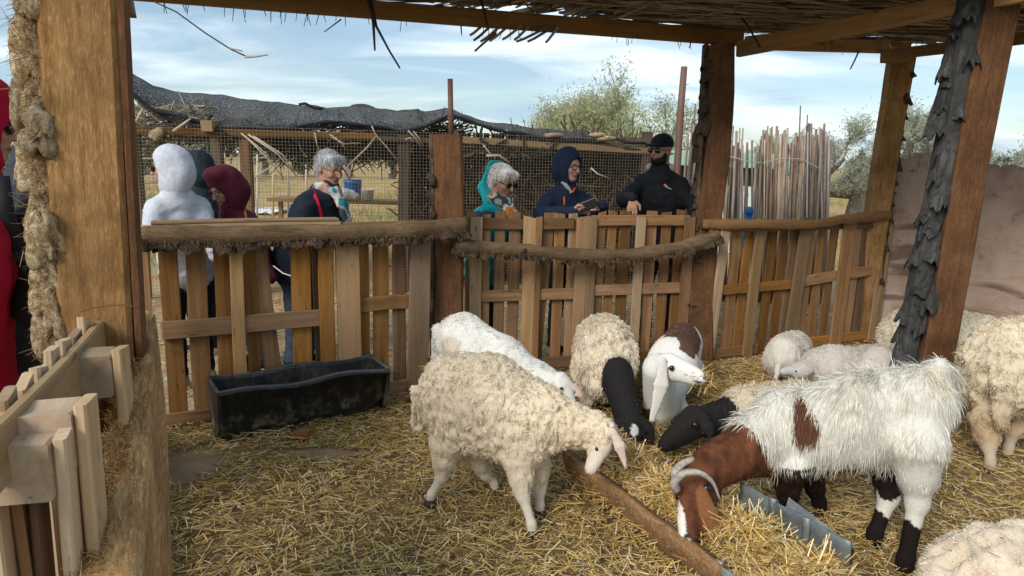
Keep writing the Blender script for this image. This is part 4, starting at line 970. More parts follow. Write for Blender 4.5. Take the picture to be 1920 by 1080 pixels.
# ------------------------------------------------------------------ cane screen at the right and the green roof behind it
scr = thing('cane_screen', 'ragged upright cane screen behind the right pallets', 'screen', at(1450, 400, 8.0) * [1, 1, 0])
r = np.random.default_rng(21)
def cane(parent, px, ytop, Y, rad, lean, mat):
    b = at(px, 420, Y); t = at(px + lean, ytop, Y); b0 = b + (b - t) * (b[2] / (t[2] - b[2])); m = (b0 + t) / 2 + np.array([r.normal(0, .012), 0, 0])
    V, F = tube([b0, m, t], [rad, rad, rad * .75], 6); x, y, z = frame(t - b0); R = np.stack([x, y, z], 1)
    return obj('cane', mesh('cane', (V - b0) @ R, F), M[mat], parent, mat4(x, y, z, b0))
for px in np.concatenate([np.linspace(1322, 1400, 25), np.linspace(1412, 1470, 32), np.linspace(1474, 1551, 42)]):
    px = px + r.normal(0, 1.2); base_ = 262 if px < 1402 else (248 if 1430 < px < 1470 else 258 if px < 1430 else 250)
    if 1402 < px < 1420: base_ = 275
    cane(scr, px, base_ + r.normal(0, 11) + (14 if r.random() < .2 else 0), 8.0 + r.normal(0, .05), r.uniform(.010, .019), 6 + r.normal(0, 4), r.choice(['cane', 'cane_grey', 'cane_grey', 'cane']))
for px, yt in ((1493, 198), (1506, 215), (1352, 235), (1367, 236), (1385, 240), (1547, 245)): cane(scr, px, yt, 7.95, .010, 8, 'cane_grey')
V, F = tube([at(x, y, 7.9) for x, y in ((1350, 288), (1400, 302), (1430, 306), (1460, 298), (1500, 298), (1530, 312), (1552, 330))], .006, 5); obj('tie_wire', mesh('tie_wire', V, F), M['twig_pale'], scr)
scl = thing('cane_screen', 'narrow bundle of pale canes left of the middle post', 'screen', at(1300, 420, 7.0) * [1, 1, 0])
for i in range(14): cane(scl, 1278 + i * 1.9 + r.normal(0, 1), 225 + r.normal(0, 22), 7.0 + r.normal(0, .04), r.uniform(.010, .016), 16 + r.normal(0, 3), r.choice(['cane', 'cane_grey']))
gs = thing('green_roofed_shed', 'low shed with pale green roof sheet behind the cane screen', 'shed', (at(1400, 400, 12.5)[0], 12.5, 0))
M['green'] = plain('green_sheet', (.30, .47, .37), .6, nz=.15, sc=3); M['palewall'] = None
t = NT('pale_green_block_wall'); v = t.n.new('ShaderNodeTexVoronoi'); v.inputs['Scale'].default_value = 9; t.l.new(t.coord('Object'), v.inputs[0]); t.set('Base Color', t.mix(t.ramp(v.outputs['Distance'], [(.1, (0, 0, 0)), (.5, (1, 1, 1))]), (.30, .42, .36), (.62, .68, .62))).set('Roughness', .8); M['palewall'] = t.m
a, b = at(1245, 288, 12.3), at(1440, 300, 12.3); timber('roof_sheet', (a[0] - .6, 12.8, 1.78), (b[0] + .3, 12.8, 1.74), 1.3, .04, M['green'], gs, seg=2, warp=0)
timber('roof_sheet', (a[0] - .6, 12.25, 1.66), (b[0] + .3, 12.25, 1.62), .3, .22, M['green'], gs, seg=2, warp=0)
timber('eave_gap_shadow', (a[0] - .4, 12.5, 1.36), (b[0] + .2, 12.5, 1.36), .05, .34, M['darkwood'], gs, seg=2)  # dark strip stands in for the shaded gap between roof and wall
timber('block_wall', (a[0] - .3, 12.4, .6), (b[0] + .1, 12.4, .6), .12, 1.2, M['palewall'], gs, seg=2, warp=0)
bb = thing('blue_bottle', 'blue plastic bottle cap poking up behind the right pallets', 'bottle', at(1406, 430, 6.4) * [1, 1, 0]); q = at(1406, 386, 6.4)
V, Q = lathe([(.001, 0), (.05, 0), (.055, .02), (.055, .2), (.03, .26), (.028, .29), (.036, .292), (.04, .31), (.04, .34), (.03, .36), (.001, .364)]); 
obj('shell', mesh('shell', V, Q), M['blue'], bb, Matrix.Translation((q[0], q[1], q[2] - .37)))
timber('stake', (q[0], q[1], 0), (q[0], q[1], q[2] - .375), .04, .04, M['pallet'], bb, upv=(0, 1, 0))

# ------------------------------------------------------------------ trees
def leafmat(name, c0, c1):
    t = NT(name); col = t.mix(t.n.new('ShaderNodeObjectInfo').outputs['Random'], c0, c1); col = t.mix(1.0, col, t.attr(), 'MULTIPLY')
    t.set('Base Color', col).set('Roughness', .55); t.b.inputs['Subsurface Weight'].default_value = 0
    tr = t.n.new('ShaderNodeBsdfTranslucent'); t.l.new(col, tr.inputs[0]); ms = t.n.new('ShaderNodeMixShader'); ms.inputs[0].default_value = .5
    o = t.n['Material Output']; t.l.new(t.b.outputs[0], ms.inputs[1]); t.l.new(tr.outputs[0], ms.inputs[2]); t.l.new(ms.outputs[0], o.inputs[0]); return t.m
M['olive'] = leafmat('olive_leaves', (.43, .45, .34), (.47, .49, .38)); M['olive_dark'] = leafmat('dark_olive_leaves', (.15, .18, .10), (.19, .21, .13)); M['willow'] = leafmat('yellow_green_leaves', (.47, .48, .28), (.47, .48, .28))
M['olive_bark'] = plain('olive_bark', (.20, .165, .13), .95, nz=.5, sc=9, bumpd=.05)
def tree(label, base, H, spread, nleaf, leafm, seed, trunk_h=.35, lean=0.0, leaf=.06, up=.4, tr=.12, cluster=40, name='olive_tree', stems=1, sg=.045):
    r = np.random.default_rng(seed); base = np.asarray(base, float); th = thing(name, label, 'tree', base, 'trees beyond the pen')
    parts = []; tips = []
    def grow(p, d, L, rad, lev):
        n = 4; pts = [p]; q = p.copy(); dd = d.copy()
        for i in range(n):
            dd = unit(dd + r.normal(0, .22, 3) + np.array([0, 0, up * .18])); q = q + dd * L / n; pts.append(q.copy())
        parts.append(tube(pts, np.linspace(rad, rad * .6, n + 1), 7 if lev < 2 else 4, False))
        if lev >= 2: tips.extend([(pts[2], lev), (pts[3], lev), (pts[4], lev)])
        if lev < 4:
            for k in range(3 if lev < 2 else int(r.integers(2, 4))):
                s = r.uniform(.45, 1.0); o = pts[min(n, int(s * n) + 1)]
                nd = unit(dd * .7 + r.normal(0, .65, 3) * [spread, spread, .8] + np.array([0, 0, up])); grow(o, nd, L * r.uniform(.55, .8), rad * .5, lev + 1)
    for k_ in range(stems): grow(base - [0, 0, .1], unit(np.array([lean, 0, 1]) + (r.normal(0, .55, 3) * [1, 1, 0] * spread if stems > 1 else 0)), H * trunk_h, tr, 0 if stems == 1 else 1)
    T = np.array([t_[0] for t_ in tips]); hmax = T[:, 2].max() - base[2]; sc = H / hmax
    V, F, _ = cat_meshes(parts); V = base + (V - base) * sc; T = base + (T - base) * sc
    # gnarled bark
    V += noise(V, 7, seed, 3)[:, None] * nrm(V - base + 1e-3) * .02
    obj('trunk', mesh('trunk', V, F), M['olive_bark'], th)
    k = r.integers(0, len(T), nleaf); sig = H * sg; P = T[k] + r.normal(0, 1, (nleaf, 3)) * sig * (.4 + r.random((len(T), 1))[k])
    d = nrm(r.normal(0, .7, (nleaf, 3)) + [0, 0, up]); w = nrm(np.cross(d, r.normal(0, 1, (nleaf, 3)))); Lf = (leaf * r.uniform(.6, 1.4, nleaf))[:, None]
    A = np.stack([P - d * Lf, P + w * Lf * .2, P + d * Lf, P - w * Lf * .2], 1).reshape(-1, 3); Q = np.arange(nleaf * 4).reshape(-1, 4)
    cl = r.uniform(.6, 1.35, (len(T), 1))[k] * r.uniform(.8, 1.2, (nleaf, 1)); cc = np.repeat(np.clip(cl * np.array([1, 1, 1.0]), 0, 1.6), 4, 0)
    tag(obj('crown', mesh('crown', A, Q, cc, smooth=False), M[leafm], th), kind='stuff')
    return th
def tbase(px, Y): p = at(px, 400, Y); return np.array([p[0], Y, 0])
def ttop(px, py, Y): return at(px, py, Y)[2]
tree('feathery pale green tree rising behind the net roofed shed', tbase(1120, 15), ttop(1110, 128, 15) - .1, 1.0, 70000, 'willow', 3, .42, 0, .040, .5, .06, stems=14, sg=.040)
tree('slanting grey olive tree with gnarled trunk beyond the cane screen', tbase(1588, 15), ttop(1640, 195, 15), 1.35, 24000, 'olive', 14, .36, .35, .036, .25, .26)
tree('small olive tree crown just left of the far post', tbase(1530, 19), ttop(1520, 215, 19), 1.1, 10000, 'olive', 6, .35, 0, .045, .4, .1)
tree('grey olive tree right of the far post', tbase(1735, 20), ttop(1720, 225, 20), 1.2, 12000, 'olive', 9, .35, 0, .046, .4, .12)
tree('olive branches reaching in at the right edge', tbase(1985, 13), ttop(1950, 195, 13), 1.2, 7000, 'olive', 12, .35, 0, .04, .3, .12)
for i, (px, Y, yt, lm) in enumerate([(20, 17, 222, 'olive_dark'), (262, 30, 238, 'olive_dark'), (330, 33, 246, 'olive'), (420, 36, 238, 'olive_dark'), (500, 40, 252, 'olive'), (575, 44, 262, 'olive_dark'), (660, 45, 268, 'olive'), (735, 48, 262, 'olive_dark'), (1430, 30, 262, 'olive'), (1640, 34, 285, 'olive_dark'), (1850, 30, 285, 'olive'), (1905, 36, 290, 'olive_dark'), (1790, 40, 292, 'olive')]):
    lab = ['dark olive tree at the far left behind the grey jacket', 'dark olive tree behind the white hood, far left of the field row', 'pale olive tree in the far field row above the white hood', 'dark olive tree seen between the two left shed posts', 'pale far olive tree left of the grey-haired woman', 'dark far olive tree behind the grey hair', 'pale low far olive right of the grey-haired woman', 'dark far olive beside the dark shed post',
           'round olive tree above the cane screen gap', 'dark bush below the far post at the field edge', 'pale olive bush above the right mud wall', 'dark low tree at the right edge above the wall', 'low distant olive between the right posts'][i]
    tree(lab, tbase(px, Y), max(ttop(px, yt, Y), 1.2), 1.5, 2600, lm, 30 + i, .28, 0, .04 + Y * .0028, .3, .16)
# cane fence of the field
cf_ = thing('cane_field_fence', 'yellow cane fence across the field on the left', 'fence', (at(420, 330, 15)[0], 15, 0))
for px in (255, 263, 305, 366, 390, 419, 450, 482, 512, 540, 575):
    cane(cf_, px, 285 + r.normal(0, 5), 15 + r.normal(0, .1), .024, r.normal(0, 2), 'cane_yellow')
for y in (296, 330): V, F = tube([at(x, y + r.normal(0, 1), 15) for x in range(230, 620, 30)], .02, 5); obj('cane_rail', mesh('cane_rail', V, F), M['cane_yellow'], cf_)
tp = thing('white_sheet', 'long white plastic sheet lying in the field on the left', 'sheet', at(300, 388, 12) * [1, 1, 0])
a, b = gz(240, 398), gz(520, 404); gxn = 30; V = [(a[0] + (b[0] - a[0]) * i / gxn, a[1] + .9 * j, .05 + .05 * math.sin(i * 1.3 + j) ** 2 * (1 + (j == 1))) for i in range(gxn + 1) for j in range(3)]; Q = [(i*3+j, (i+1)*3+j, (i+1)*3+j+1, i*3+j+1) for i in range(gxn) for j in range(2)]
sh_ = obj('sheet_film', mesh('sheet_film', V, np.array(Q)), M['whitecloth'], tp); so = sh_.modifiers.new('s', 'SOLIDIFY'); so.thickness = .01

# ------------------------------------------------------------------ troughs
def troughmat():
    t = NT('black_trough'); w = t.coord('Object'); a = t.noise(w, 9, 7, .75); b = t.noise(t.coord('Object', (30, 30, 7)), 1, 5, .7); s = t.n.new('ShaderNodeSeparateXYZ'); t.l.new(w, s.inputs[0])
    low = t.ramp(t.math('MULTIPLY', s.outputs[2], 3.0), [(.0, (1, 1, 1)), (.75, (.15, .15, .15))])
    dirt = t.math('MULTIPLY', t.ramp(t.math('MULTIPLY', a, t.math('ADD', b, .45)), [(.45, (0, 0, 0)), (.62, (1, 1, 1))]), low)
    col = t.mix(dirt, t.mix(a, (.010, .010, .011), (.034, .035, .037)), (.26, .22, .14)); t.set('Base Color', col).set('Roughness', t.math('ADD', t.math('MULTIPLY', dirt, .4), .42)); t.bump(a, .3, .006); return t.m
M['trough'] = troughmat()
tl, tr_, tbl, tbr = gz(408, 825), gz(722, 768), gz(398, 742), gz(690, 706)
tdir = unit(tr_ - tl); tw_ = np.array([-tdir[1], tdir[0], 0]); tl = tl - tw_ * .10; TL = np.linalg.norm(tr_ - tl) * .985; TW = .30; TH = .30
bt = thing('black_trough', 'long black dirt-splashed feeding trough against the left pallets', 'trough', tl)
prof = [(.13, .0), (.075, .022), (.025, .085), (-.005, .29), (-.02, .285), (-.02, .30), (.022, .30), (.022, .29), (.03, .13), (.06, .06), (.12, .035), (TW-.13, .035), (TW-.06, .06), (TW-.03, .13), (TW-.022, .29), (TW-.022, .31), (TW+.02, .31), (TW+.02, .295), (TW+.005, .29), (TW-.025, .085), (TW-.075, .022), (TW-.15, .0)]
nseg = 26; V = []
for i in range(nseg + 1):
    s = i / nseg
    for (a, b) in prof:
        dent = .012 * math.sin(s * 7 + b * 9) * (b / .3); e_ = max(0, (s - .86) / .14) ** 2; V.append((s * TL, a + dent + e_ * .05 * (1 - b / .3) * (1 if a < TW / 2 else -1), b + .010 * math.sin(s * 11 + a * 8) * (b > .2) + e_ * .07 * max(0, 1 - b / .15)))
V = np.array(V); m = len(prof); Q = np.array([(i*m+j, (i+1)*m+j, (i+1)*m+(j+1) % m, i*m+(j+1) % m) for i in range(nseg) for j in range(m)])
x = tdir; y = tw_; z = np.array([0, 0, 1.]); mw = mat4(x, y, z, tl)
obj('shell', mesh('shell', V, Q[:, ::-1]), M['trough'], bt, mw)
def endcap(xp):
    o = [p for p in prof[:5]] + [(-.02, .31)] + [(TW+.02, .31)] + prof[-5:]
    o = [(.15, .0), (.075, .022), (.025, .085), (-.005, .296), (TW+.005, .296), (TW-.025, .085), (TW-.075, .022), (TW-.15, .0)]
    V = [(xp, a, b) for a, b in o] + [(xp + .02, a, b) for a, b in o]; n = len(o)
    F = [tuple(range(n))[::-1], tuple(range(n, 2*n))] + [(i, (i+1) % n, n + (i+1) % n, n + i) for i in range(n)]
    return mesh('end_plate', V, F, smooth=False)
obj('end_plate', endcap(-.005), M['trough'], bt, mw); obj('end_plate', endcap(TL - .015), M['trough'], bt, mw)
for s in (): V, F = timber_mesh(.30, .02, .012, seed=3); obj('rib', mesh('rib', V, F, smooth=False), M['trough'], bt, mw @ Matrix.Translation((TL * s, -.008, .0)) @ Matrix.Rotation(-math.pi / 2, 4, 'Y'))
M['rim'] = plain('highlit_worn_rim', (.075, .078, .08), .5, .4, nz=.5, sc=18)  # lighter grey paints the highlight line along the worn rim
for yo in (.0, TW):
    V, F = tube([(TL * s_, yo + .012 * math.sin(s_ * 7 + 2.7), .303 + .010 * math.sin(s_ * 11 + yo * 8)) for s_ in np.linspace(0, 1, 22)], .011, 7); obj('rim', mesh('rim', V, F), M['rim'], bt, mw)
for xo in (.004, TL - .004):
    V, F = tube([(xo, 0, .303), (xo, TW * .5, .300), (xo, TW, .303)], .010, 7); obj('rim', mesh('rim', V, F), M['rim'], bt, mw)
rk = obj('red_stone', lump_mesh(3)[0] is not None and mesh('red_stone', *lump_mesh(3, 16, 10, .1, 0)), plain('red_clay_stone', (.30, .12, .05), .95, nz=.4, sc=12, bumpd=.02), None, Matrix.Translation(Vector(gz(566, 822)) + Vector((0, 0, .03))) @ Matrix.Diagonal((.06, .045, .045, 1))); tag(rk, 'red clay stone in the straw under the black trough', 'stone')

# half pipe trough the animals feed from
def rust():
    t = NT('rust_brown_trough'); a = t.noise(t.coord('Object', (1, 5, 5)), 7, 7, .7); b = t.noise(t.coord('Object'), 70, 4, .7)
    t.set('Base Color', t.mix(t.ramp(b, [(.45, (0, 0, 0)), (.7, (.8, .8, .8))]), t.ramp(a, [(.3, (.10, .045, .018)), (.6, (.24, .125, .05)), (.8, (.32, .19, .09))]), (.36, .24, .13))).set('Roughness', .85); t.bump(b, .5, .004); return t.m
def galv():
    t = NT('galvanised_sheet'); a = t.noise(t.coord('Object'), 7, 7, .7); t.set('Base Color', t.ramp(a, [(.3, (.10, .115, .12)), (.52, (.21, .235, .235)), (.62, (.30, .31, .30)), (.72, (.25, .14, .08))])).set('Roughness', .5).set('Metallic', .35); t.bump(a, .2, .01); return t.m
M['rust'] = rust(); M['galv'] = galv()
def halfpipe(name, a, b, rad, mat, parent, thick=.018, arc=(-.05, math.pi + .05), n=18, seg=24, z0=0.0, taper=0.0):
    a, b = np.asarray(a, float), np.asarray(b, float); x, y, z = frame(b - a); L = np.linalg.norm(b - a); V = []
    an = np.linspace(arc[0], arc[1], n)
    for i in range(seg + 1):
        s = i / seg; R_ = rad * (1 - taper * s) * (1 + .02 * math.sin(s * 13))
        for t_ in an: V.append((s * L, R_ * math.cos(t_), rad - R_ * math.sin(t_)))
        for t_ in an[::-1]: V.append((s * L, (R_ - thick) * math.cos(t_), rad - (R_ - thick) * math.sin(t_)))
    m = 2 * n; Q = [(i*m+j, (i+1)*m+j, (i+1)*m+(j+1) % m, i*m+(j+1) % m) for i in range(seg) for j in range(m)]
    Q += [(j, j+1, m-2-j, m-1-j) for j in range(n-1)]; o = seg * m; Q += [(o+m-1-j, o+m-2-j, o+j+1, o+j) for j in range(n-1)]
    return obj(name, mesh(name, V, np.array(Q)), M[mat], parent, mat4(x, y, z, a))
h0, h1 = gz(1058, 862, .17), gz(1336, 1062, .20)                  # its left rim
hd = unit((h1 - h0) * [1, 1, 0]); hside = np.array([-hd[1], hd[0], 0]); RAD = .20
ha = h0 * [1, 1, 0] + hside * RAD + hd * -.02; hb = h1 * [1, 1, 0] + hside * RAD + hd * .02
ft = thing('half_pipe_trough', 'rust brown half pipe feeding trough full of straw in the middle of the pen', 'trough', (ha + hb) / 2)
halfpipe('trough_shell', ha, hb, RAD, 'rust', ft, .042)
gt_ = thing('galvanised_trough', 'grey galvanised sheet trough below the horned goat', 'trough', (ha + hb) / 2 + hd * .6)
ga, gb = hb - hd * .36 + hside * .05, hb + hd * .16 + hside * .05
halfpipe('sheet_shell', ga, gb, .215, 'galv', gt_, .006, (-.28, math.pi - .05), taper=-.08)
# bent up end sheet
e0 = gz(1478, 935, .26); e1 = gz(1602, 1030, .24); e2 = gz(1590, 1085, .03); e3 = gz(1440, 1075, .04)
V = np.array([e0, e1, e2, e3, e0 + [.004, .004, .004], e1 + [.005, .006, .004], e2 + [.006, .004, 0], e3 + [.004, .006, 0]]); obj('end_sheet', mesh('end_sheet', V, [(3, 2, 1, 0), (4, 5, 6, 7), (0, 1, 5, 4), (1, 2, 6, 5), (2, 3, 7, 6), (3, 0, 4, 7)], smooth=False), M['galv'], gt_)
for s in (.3, .62): halfpipe('rolled_seam', ga + (gb - ga) * s, ga + (gb - ga) * s + hd * .03, .222, 'galv', gt_, .014, (-.28, math.pi - .05), seg=2)

# ------------------------------------------------------------------ straw
def straw_mesh(P, L, rad, tilt, seed, yaw=None):
    r = np.random.default_rng(seed); n = len(P); a = r.uniform(0, 2 * math.pi, n) if yaw is None else yaw; t = r.normal(0, tilt, n)
    d = np.stack([np.cos(a) * np.cos(t), np.sin(a) * np.cos(t), np.sin(t)], 1) * (L / 2)[:, None]
    bend = np.stack([-np.sin(a), np.cos(a), np.abs(r.normal(0, .5, n))], 1) * (L * r.normal(0, .06, n))[:, None]
    V1, Q1, k = sticks(P - d, P + bend, rad, rad, 3); V2, Q2, _ = sticks(P + bend, P + d, rad, rad * .7, 3)
    st = r.random(n) < .65
    tone = r.random((n, 1)); c = np.where(tone < .45, np.array([[.62, .40, .12]]), np.where(tone < .8, np.array([[.80, .58, .23]]), np.array([[.86, .72, .43]]))) * r.uniform(.55, 1.2, (n, 1))
    c = np.where(r.random((n, 1)) < .10, np.array([[.20, .12, .05]]), c); cc = np.repeat(c, k, 0)
    Vs, Qs, _ = sticks((P - d)[st], (P + d)[st], np.broadcast_to(rad, n)[st], np.broadcast_to(rad, n)[st] * .8, 3); b = ~np.repeat(st, k)
    def sub(Vx): q = np.arange(b.sum()).reshape(-1, 6); qq = np.array([(j, (j+1) % 3, 3 + (j+1) % 3, 3 + j) for j in range(3)]); return Vx[b], (qq[None] + (np.arange(len(q)) * 6)[:, None, None]).reshape(-1, 4)
    a1, a2 = sub(V1), sub(V2)
    return cat_meshes([(*a1, cc[b]), (*a2, cc[b]), (Vs, Qs, cc[~b])])
r = np.random.default_rng(77)
def inpen(P):
    x, y = P[:, 0], P[:, 1]; far = np.interp(x, [-2.1, -.5, 1.5, 3.4, 5], [3.80, 4.62, 5.40, 6.25, 6.2]); left = -.36 + (y - .42) * (-.509)
    return (y < far + .05) & (x > left - .02) & (y > .9)
pts = []
N = 200000; x = r.uniform(-2.2, 4.6, N); y = .95 + 5.4 * r.random(N) ** 1.25; P = np.stack([x, y, np.zeros(N)], 1); P = P[inpen(P)]
P = P[np.abs(P[:, 0]) < P[:, 1] * .80 + .25]
g1, g2 = gz(335, 878), gz(610, 850)
def bare(P):
    d1 = np.hypot((P[:, 0] - g1[0]) / .22, (P[:, 1] - g1[1]) / .20) + .35 * noise(P, 7, 3, 2); d2 = np.hypot((P[:, 0] - g2[0]) / .22, (P[:, 1] - g2[1]) / .07) + .3 * noise(P, 9, 5, 2)
    return np.minimum(d1, d2)
keep = np.clip((bare(P) - .75) * 2, .03, 1) * np.clip(.45 + .9 * (noise(P, 1.6, 8, 2) * .5 + .5) + .25 * np.clip((P[:, 0] + .6), -.8, .6), .12, 1)
right = np.clip((P[:, 0] - 1.9) * .7, 0, .62); keep = keep * (1 - right)
P = P[r.random(len(P)) < keep * .62]
P = P[:66000]
hgt = .012 + .028 * (noise(P, 2.3, 4, 2) * .5 + .5); P[:, 2] = r.random(len(P)) * hgt * 1.3 + .002
L = np.clip(.045 * np.exp(r.normal(0, .62, len(P))), .012, .22)
V, F, C_ = straw_mesh(P, L, r.uniform(.0012, .0030, len(P)), .13, 1); tag(obj('straw_bedding', mesh('straw_bedding', V, F, C_, smooth=False), M['straw']), 'loose yellow straw bedding covering the pen floor', 'straw', kind='stuff')
# litter beyond the fences
N = 9000; x = r.uniform(-4, 5, N); y = r.uniform(4.2, 8.2, N); P = np.stack([x, y, np.full(N, .012)], 1); P = P[~inpen(P)]
V, F, C_ = straw_mesh(P, r.uniform(.05, .16, len(P)), r.uniform(.0018, .004, len(P)), .1, 2); tag(obj('straw_litter', mesh('straw_litter', V, F, C_ * .9, smooth=False), M['straw']), 'pale straw litter on the path outside the fence', 'straw', kind='stuff')
# heaps in the trough
def heap(label, a, b, w, z0, h, n, seed, tilt=.45):
    r = np.random.default_rng(seed); s = r.random(n); q = r.normal(0, .42, n); q = np.clip(q, -1, 1); d = unit(b - a); sd_ = np.array([-d[1], d[0], 0])
    P = a + (b - a) * s[:, None] + sd_ * (q * w)[:, None]; P[:, 2] = z0 + h * (1 - q**2) * (.55 + .45 * np.sin(s * 9 + 1) ** 2) * r.uniform(.25, 1, n)
    V, F, C_ = straw_mesh(P, r.uniform(.06, .2, n), r.uniform(.0015, .0031, n), tilt, seed + 100); return tag(obj('straw_heap', mesh('straw_heap', V, F, C_, smooth=False), M['straw']), label, 'straw', kind='stuff')
heap('heap of straw in the far half of the trough', ha + hd * .0, hb - hd * .35, .17, .11, .19, 5200, 3)
heap('heap of straw in the galvanised trough under the goat', hb - hd * .45 + hside * .05, hb + hd * .4 + hside * .05, .20, .12, .17, 5200, 4)
# worn sand showing through the straw
for q_, sx_, sy_ in ((g1, .26, .2), (g2, .2, .07)):
    n = 40; V = [(q_[0], q_[1], .016)] + [(q_[0] + sx_ * (1 + .25 * math.sin(3 * t_) + .15 * math.sin(7 * t_ + 1)) * math.cos(t_), q_[1] + sy_ * (1 + .25 * math.sin(4 * t_ + 2)) * math.sin(t_), -.004) for t_ in np.linspace(0, 2 * math.pi, n, endpoint=False)]
    so_ = obj('bare_sand', mesh('bare_sand', V, np.array([(0, 1 + i, 1 + (i+1) % n) for i in range(n)])), MATS.get('pale_sand') or plain('pale_sand', (.27, .185, .105), .95, nz=.25, sc=14, bumpd=.01)); tag(so_, 'bare trodden sand showing through the straw', kind='structure')

# tufts of grass in the field
r = np.random.default_rng(91); n = 9000; a = r.normal(0, 1, (n, 2)); c = np.stack([r.uniform(-14, 16, 260), r.uniform(9.5, 30, 260)], 1); k = r.integers(0, 260, n); P0 = np.concatenate([c[k] + r.normal(0, .35, (n, 2)), np.zeros((n, 1))], 1)
P1 = P0 + np.stack([r.normal(0, .07, n), r.normal(0, .07, n), r.uniform(.06, .28, n)], 1); V, Q, kk = sticks(P0, P1, .010, .002, 3); tone = r.random((260, 1))[k]
C_ = np.where(tone < .5, np.array([[.20, .24, .05]]), np.where(tone < .75, np.array([[.46, .38, .12]]), np.array([[.50, .30, .10]]))) * r.uniform(.6, 1.2, (n, 1)); tag(obj('field_grass', mesh('field_grass', V, Q, np.repeat(C_, kk, 0)), M['straw']), 'tufts of green and dry grass in the field beyond', 'grass', kind='stuff')
# ------------------------------------------------------------------ animals
M['skin'] = vcol('animal_skin', .85, .15, .18, 90, .003); M['hair'] = vcol('animal_hair', .5, .35)
M['eye'] = plain('dark_eye', (.012, .009, .007), .15, .5); M['hoof'] = plain('hoof', (.06, .045, .035), .7, nz=.3); M['horn'] = None
t = NT('horn'); g_ = t.noise(t.coord('Object', (1, 1, 1)), 60, 4, .6); t.set('Base Color', t.ramp(g_, [(.3, (.22, .18, .15)), (.6, (.42, .37, .32))])).set('Roughness', .5); t.bump(g_, .3, .004); M['horn'] = t.m
WHITE = (.78, .75, .68); CREAM = (.70, .60, .45); BLACK = (.020, .018, .017); BROWN = (.115, .042, .018); PINK = (.62, .44, .36)
def part_ids(V, tp):
    best = np.full(len(V), 1e9); pid = np.zeros(len(V), int)
    for i, (tg, p) in enumerate(tp):
        if isinstance(p[0], str): d = np.linalg.norm((V - p[1]) / np.array(p[2]), axis=1)
        else:
            a = p[1] - p[0]; L2 = a @ a + 1e-9; t_ = np.clip(((V - p[0]) @ a) / L2, 0, 1); q = p[0] + t_[:, None] * a
            rr_ = (np.mean(p[2]) + (np.mean(p[3]) - np.mean(p[2])) * t_); d = np.linalg.norm(V - q, axis=1) / rr_
        m = d < best; best[m] = d[m]; pid[m] = i
    tags = np.array([x[0] for x in tp]); return tags[pid]
def leg(hip, foot, bend=(0, 0, 0), r=(.07, .034, .024), tg='leg', woolly=.6, kt=.5):
    hip, foot = np.asarray(hip, float), np.asarray(foot, float); knee = foot + (hip - foot) * kt + np.asarray(bend, float); fet = foot + [0, 0, .055]; fet[:2] += (knee - foot)[:2] * .10
    thigh = hip + (knee - hip) * .5
    return [(tg + '_up', limb(hip, thigh, r[0] * .9, r[0] * .58, k=.05)), (tg + '_up', limb(thigh, knee, r[0] * .58, r[1], k=.03)), (tg, ball(knee, r[1] * 1.12, .015)), (tg, limb(knee, fet, r[1] * .85, r[2], k=.02)),
            (tg, ball(fet, r[2] * 1.15, .012)), (tg, limb(fet, foot + [0, 0, .022], r[2] * .95, r[2] * 1.15, k=.012))], foot
def head(poll, muz, hint, tg='head', w=1.0, roman=0.0):
    poll, muz = np.asarray(poll, float), np.asarray(muz, float); x = unit(muz - poll); L = np.linalg.norm(muz - poll); h = np.asarray(hint, float); z = unit(h - x * (h @ x)); y = np.cross(z, x)
    P = lambda a, b, c: poll + x * a * L + y * b * L * w + z * c * L
    R = np.stack([x, y, z], 1)
    pr = [(tg, ball(P(.14, 0, .0), (.27 * L, .225 * L * w, .25 * L), .02, R)), (tg, limb(P(.2, 0, -.01), P(.72, 0, -.02), (.225 * L, .20 * L * w), (.15 * L, .125 * L * w), side=z, k=.025)),
          (tg, limb(P(.22, 0, .10 + roman), P(.80, 0, .03 + roman * .7), .12 * L, .095 * L, k=.03)), (tg, limb(P(.22, 0, -.14), P(.82, 0, -.09), .12 * L, .065 * L, k=.03)), (tg, ball(P(.90, 0, -.005), (.12 * L, .105 * L * w, .11 * L), .02, R)), (tg, ball(P(.90, 0, -.085), (.085 * L, .075 * L * w, .05 * L), .008, R)),
          (tg, ball(P(.33, .17, .11), .065 * L, .015)), (tg, ball(P(.33, -.17, .11), .065 * L, .015))]
    ey = [(P(.37, .205, .075), .055 * L), (P(.37, -.205, .075), .055 * L)]
    dots = [(P(.99, .05, .035), .035 * L, (.05, .03, .025)), (P(.99, -.05, .035), .035 * L, (.05, .03, .025)), (P(.93, .085, -.055), .028 * L, (.07, .04, .035)), (P(.93, -.085, -.055), .028 * L, (.07, .04, .035)), (P(.86, .10, -.05), .022 * L, (.10, .06, .05)), (P(.86, -.10, -.05), .022 * L, (.10, .06, .05))]
    return pr, ey, dots, P
def ear(a, b, c, w0, w1, w2, side, tg='ear', th=.010):
    return [(tg, limb(a, b, (w0, th * 1.2), (w1, th), side=side, k=.012)), (tg, limb(b, c, (w1, th), (w2, th * .8), side=side, k=.012))]
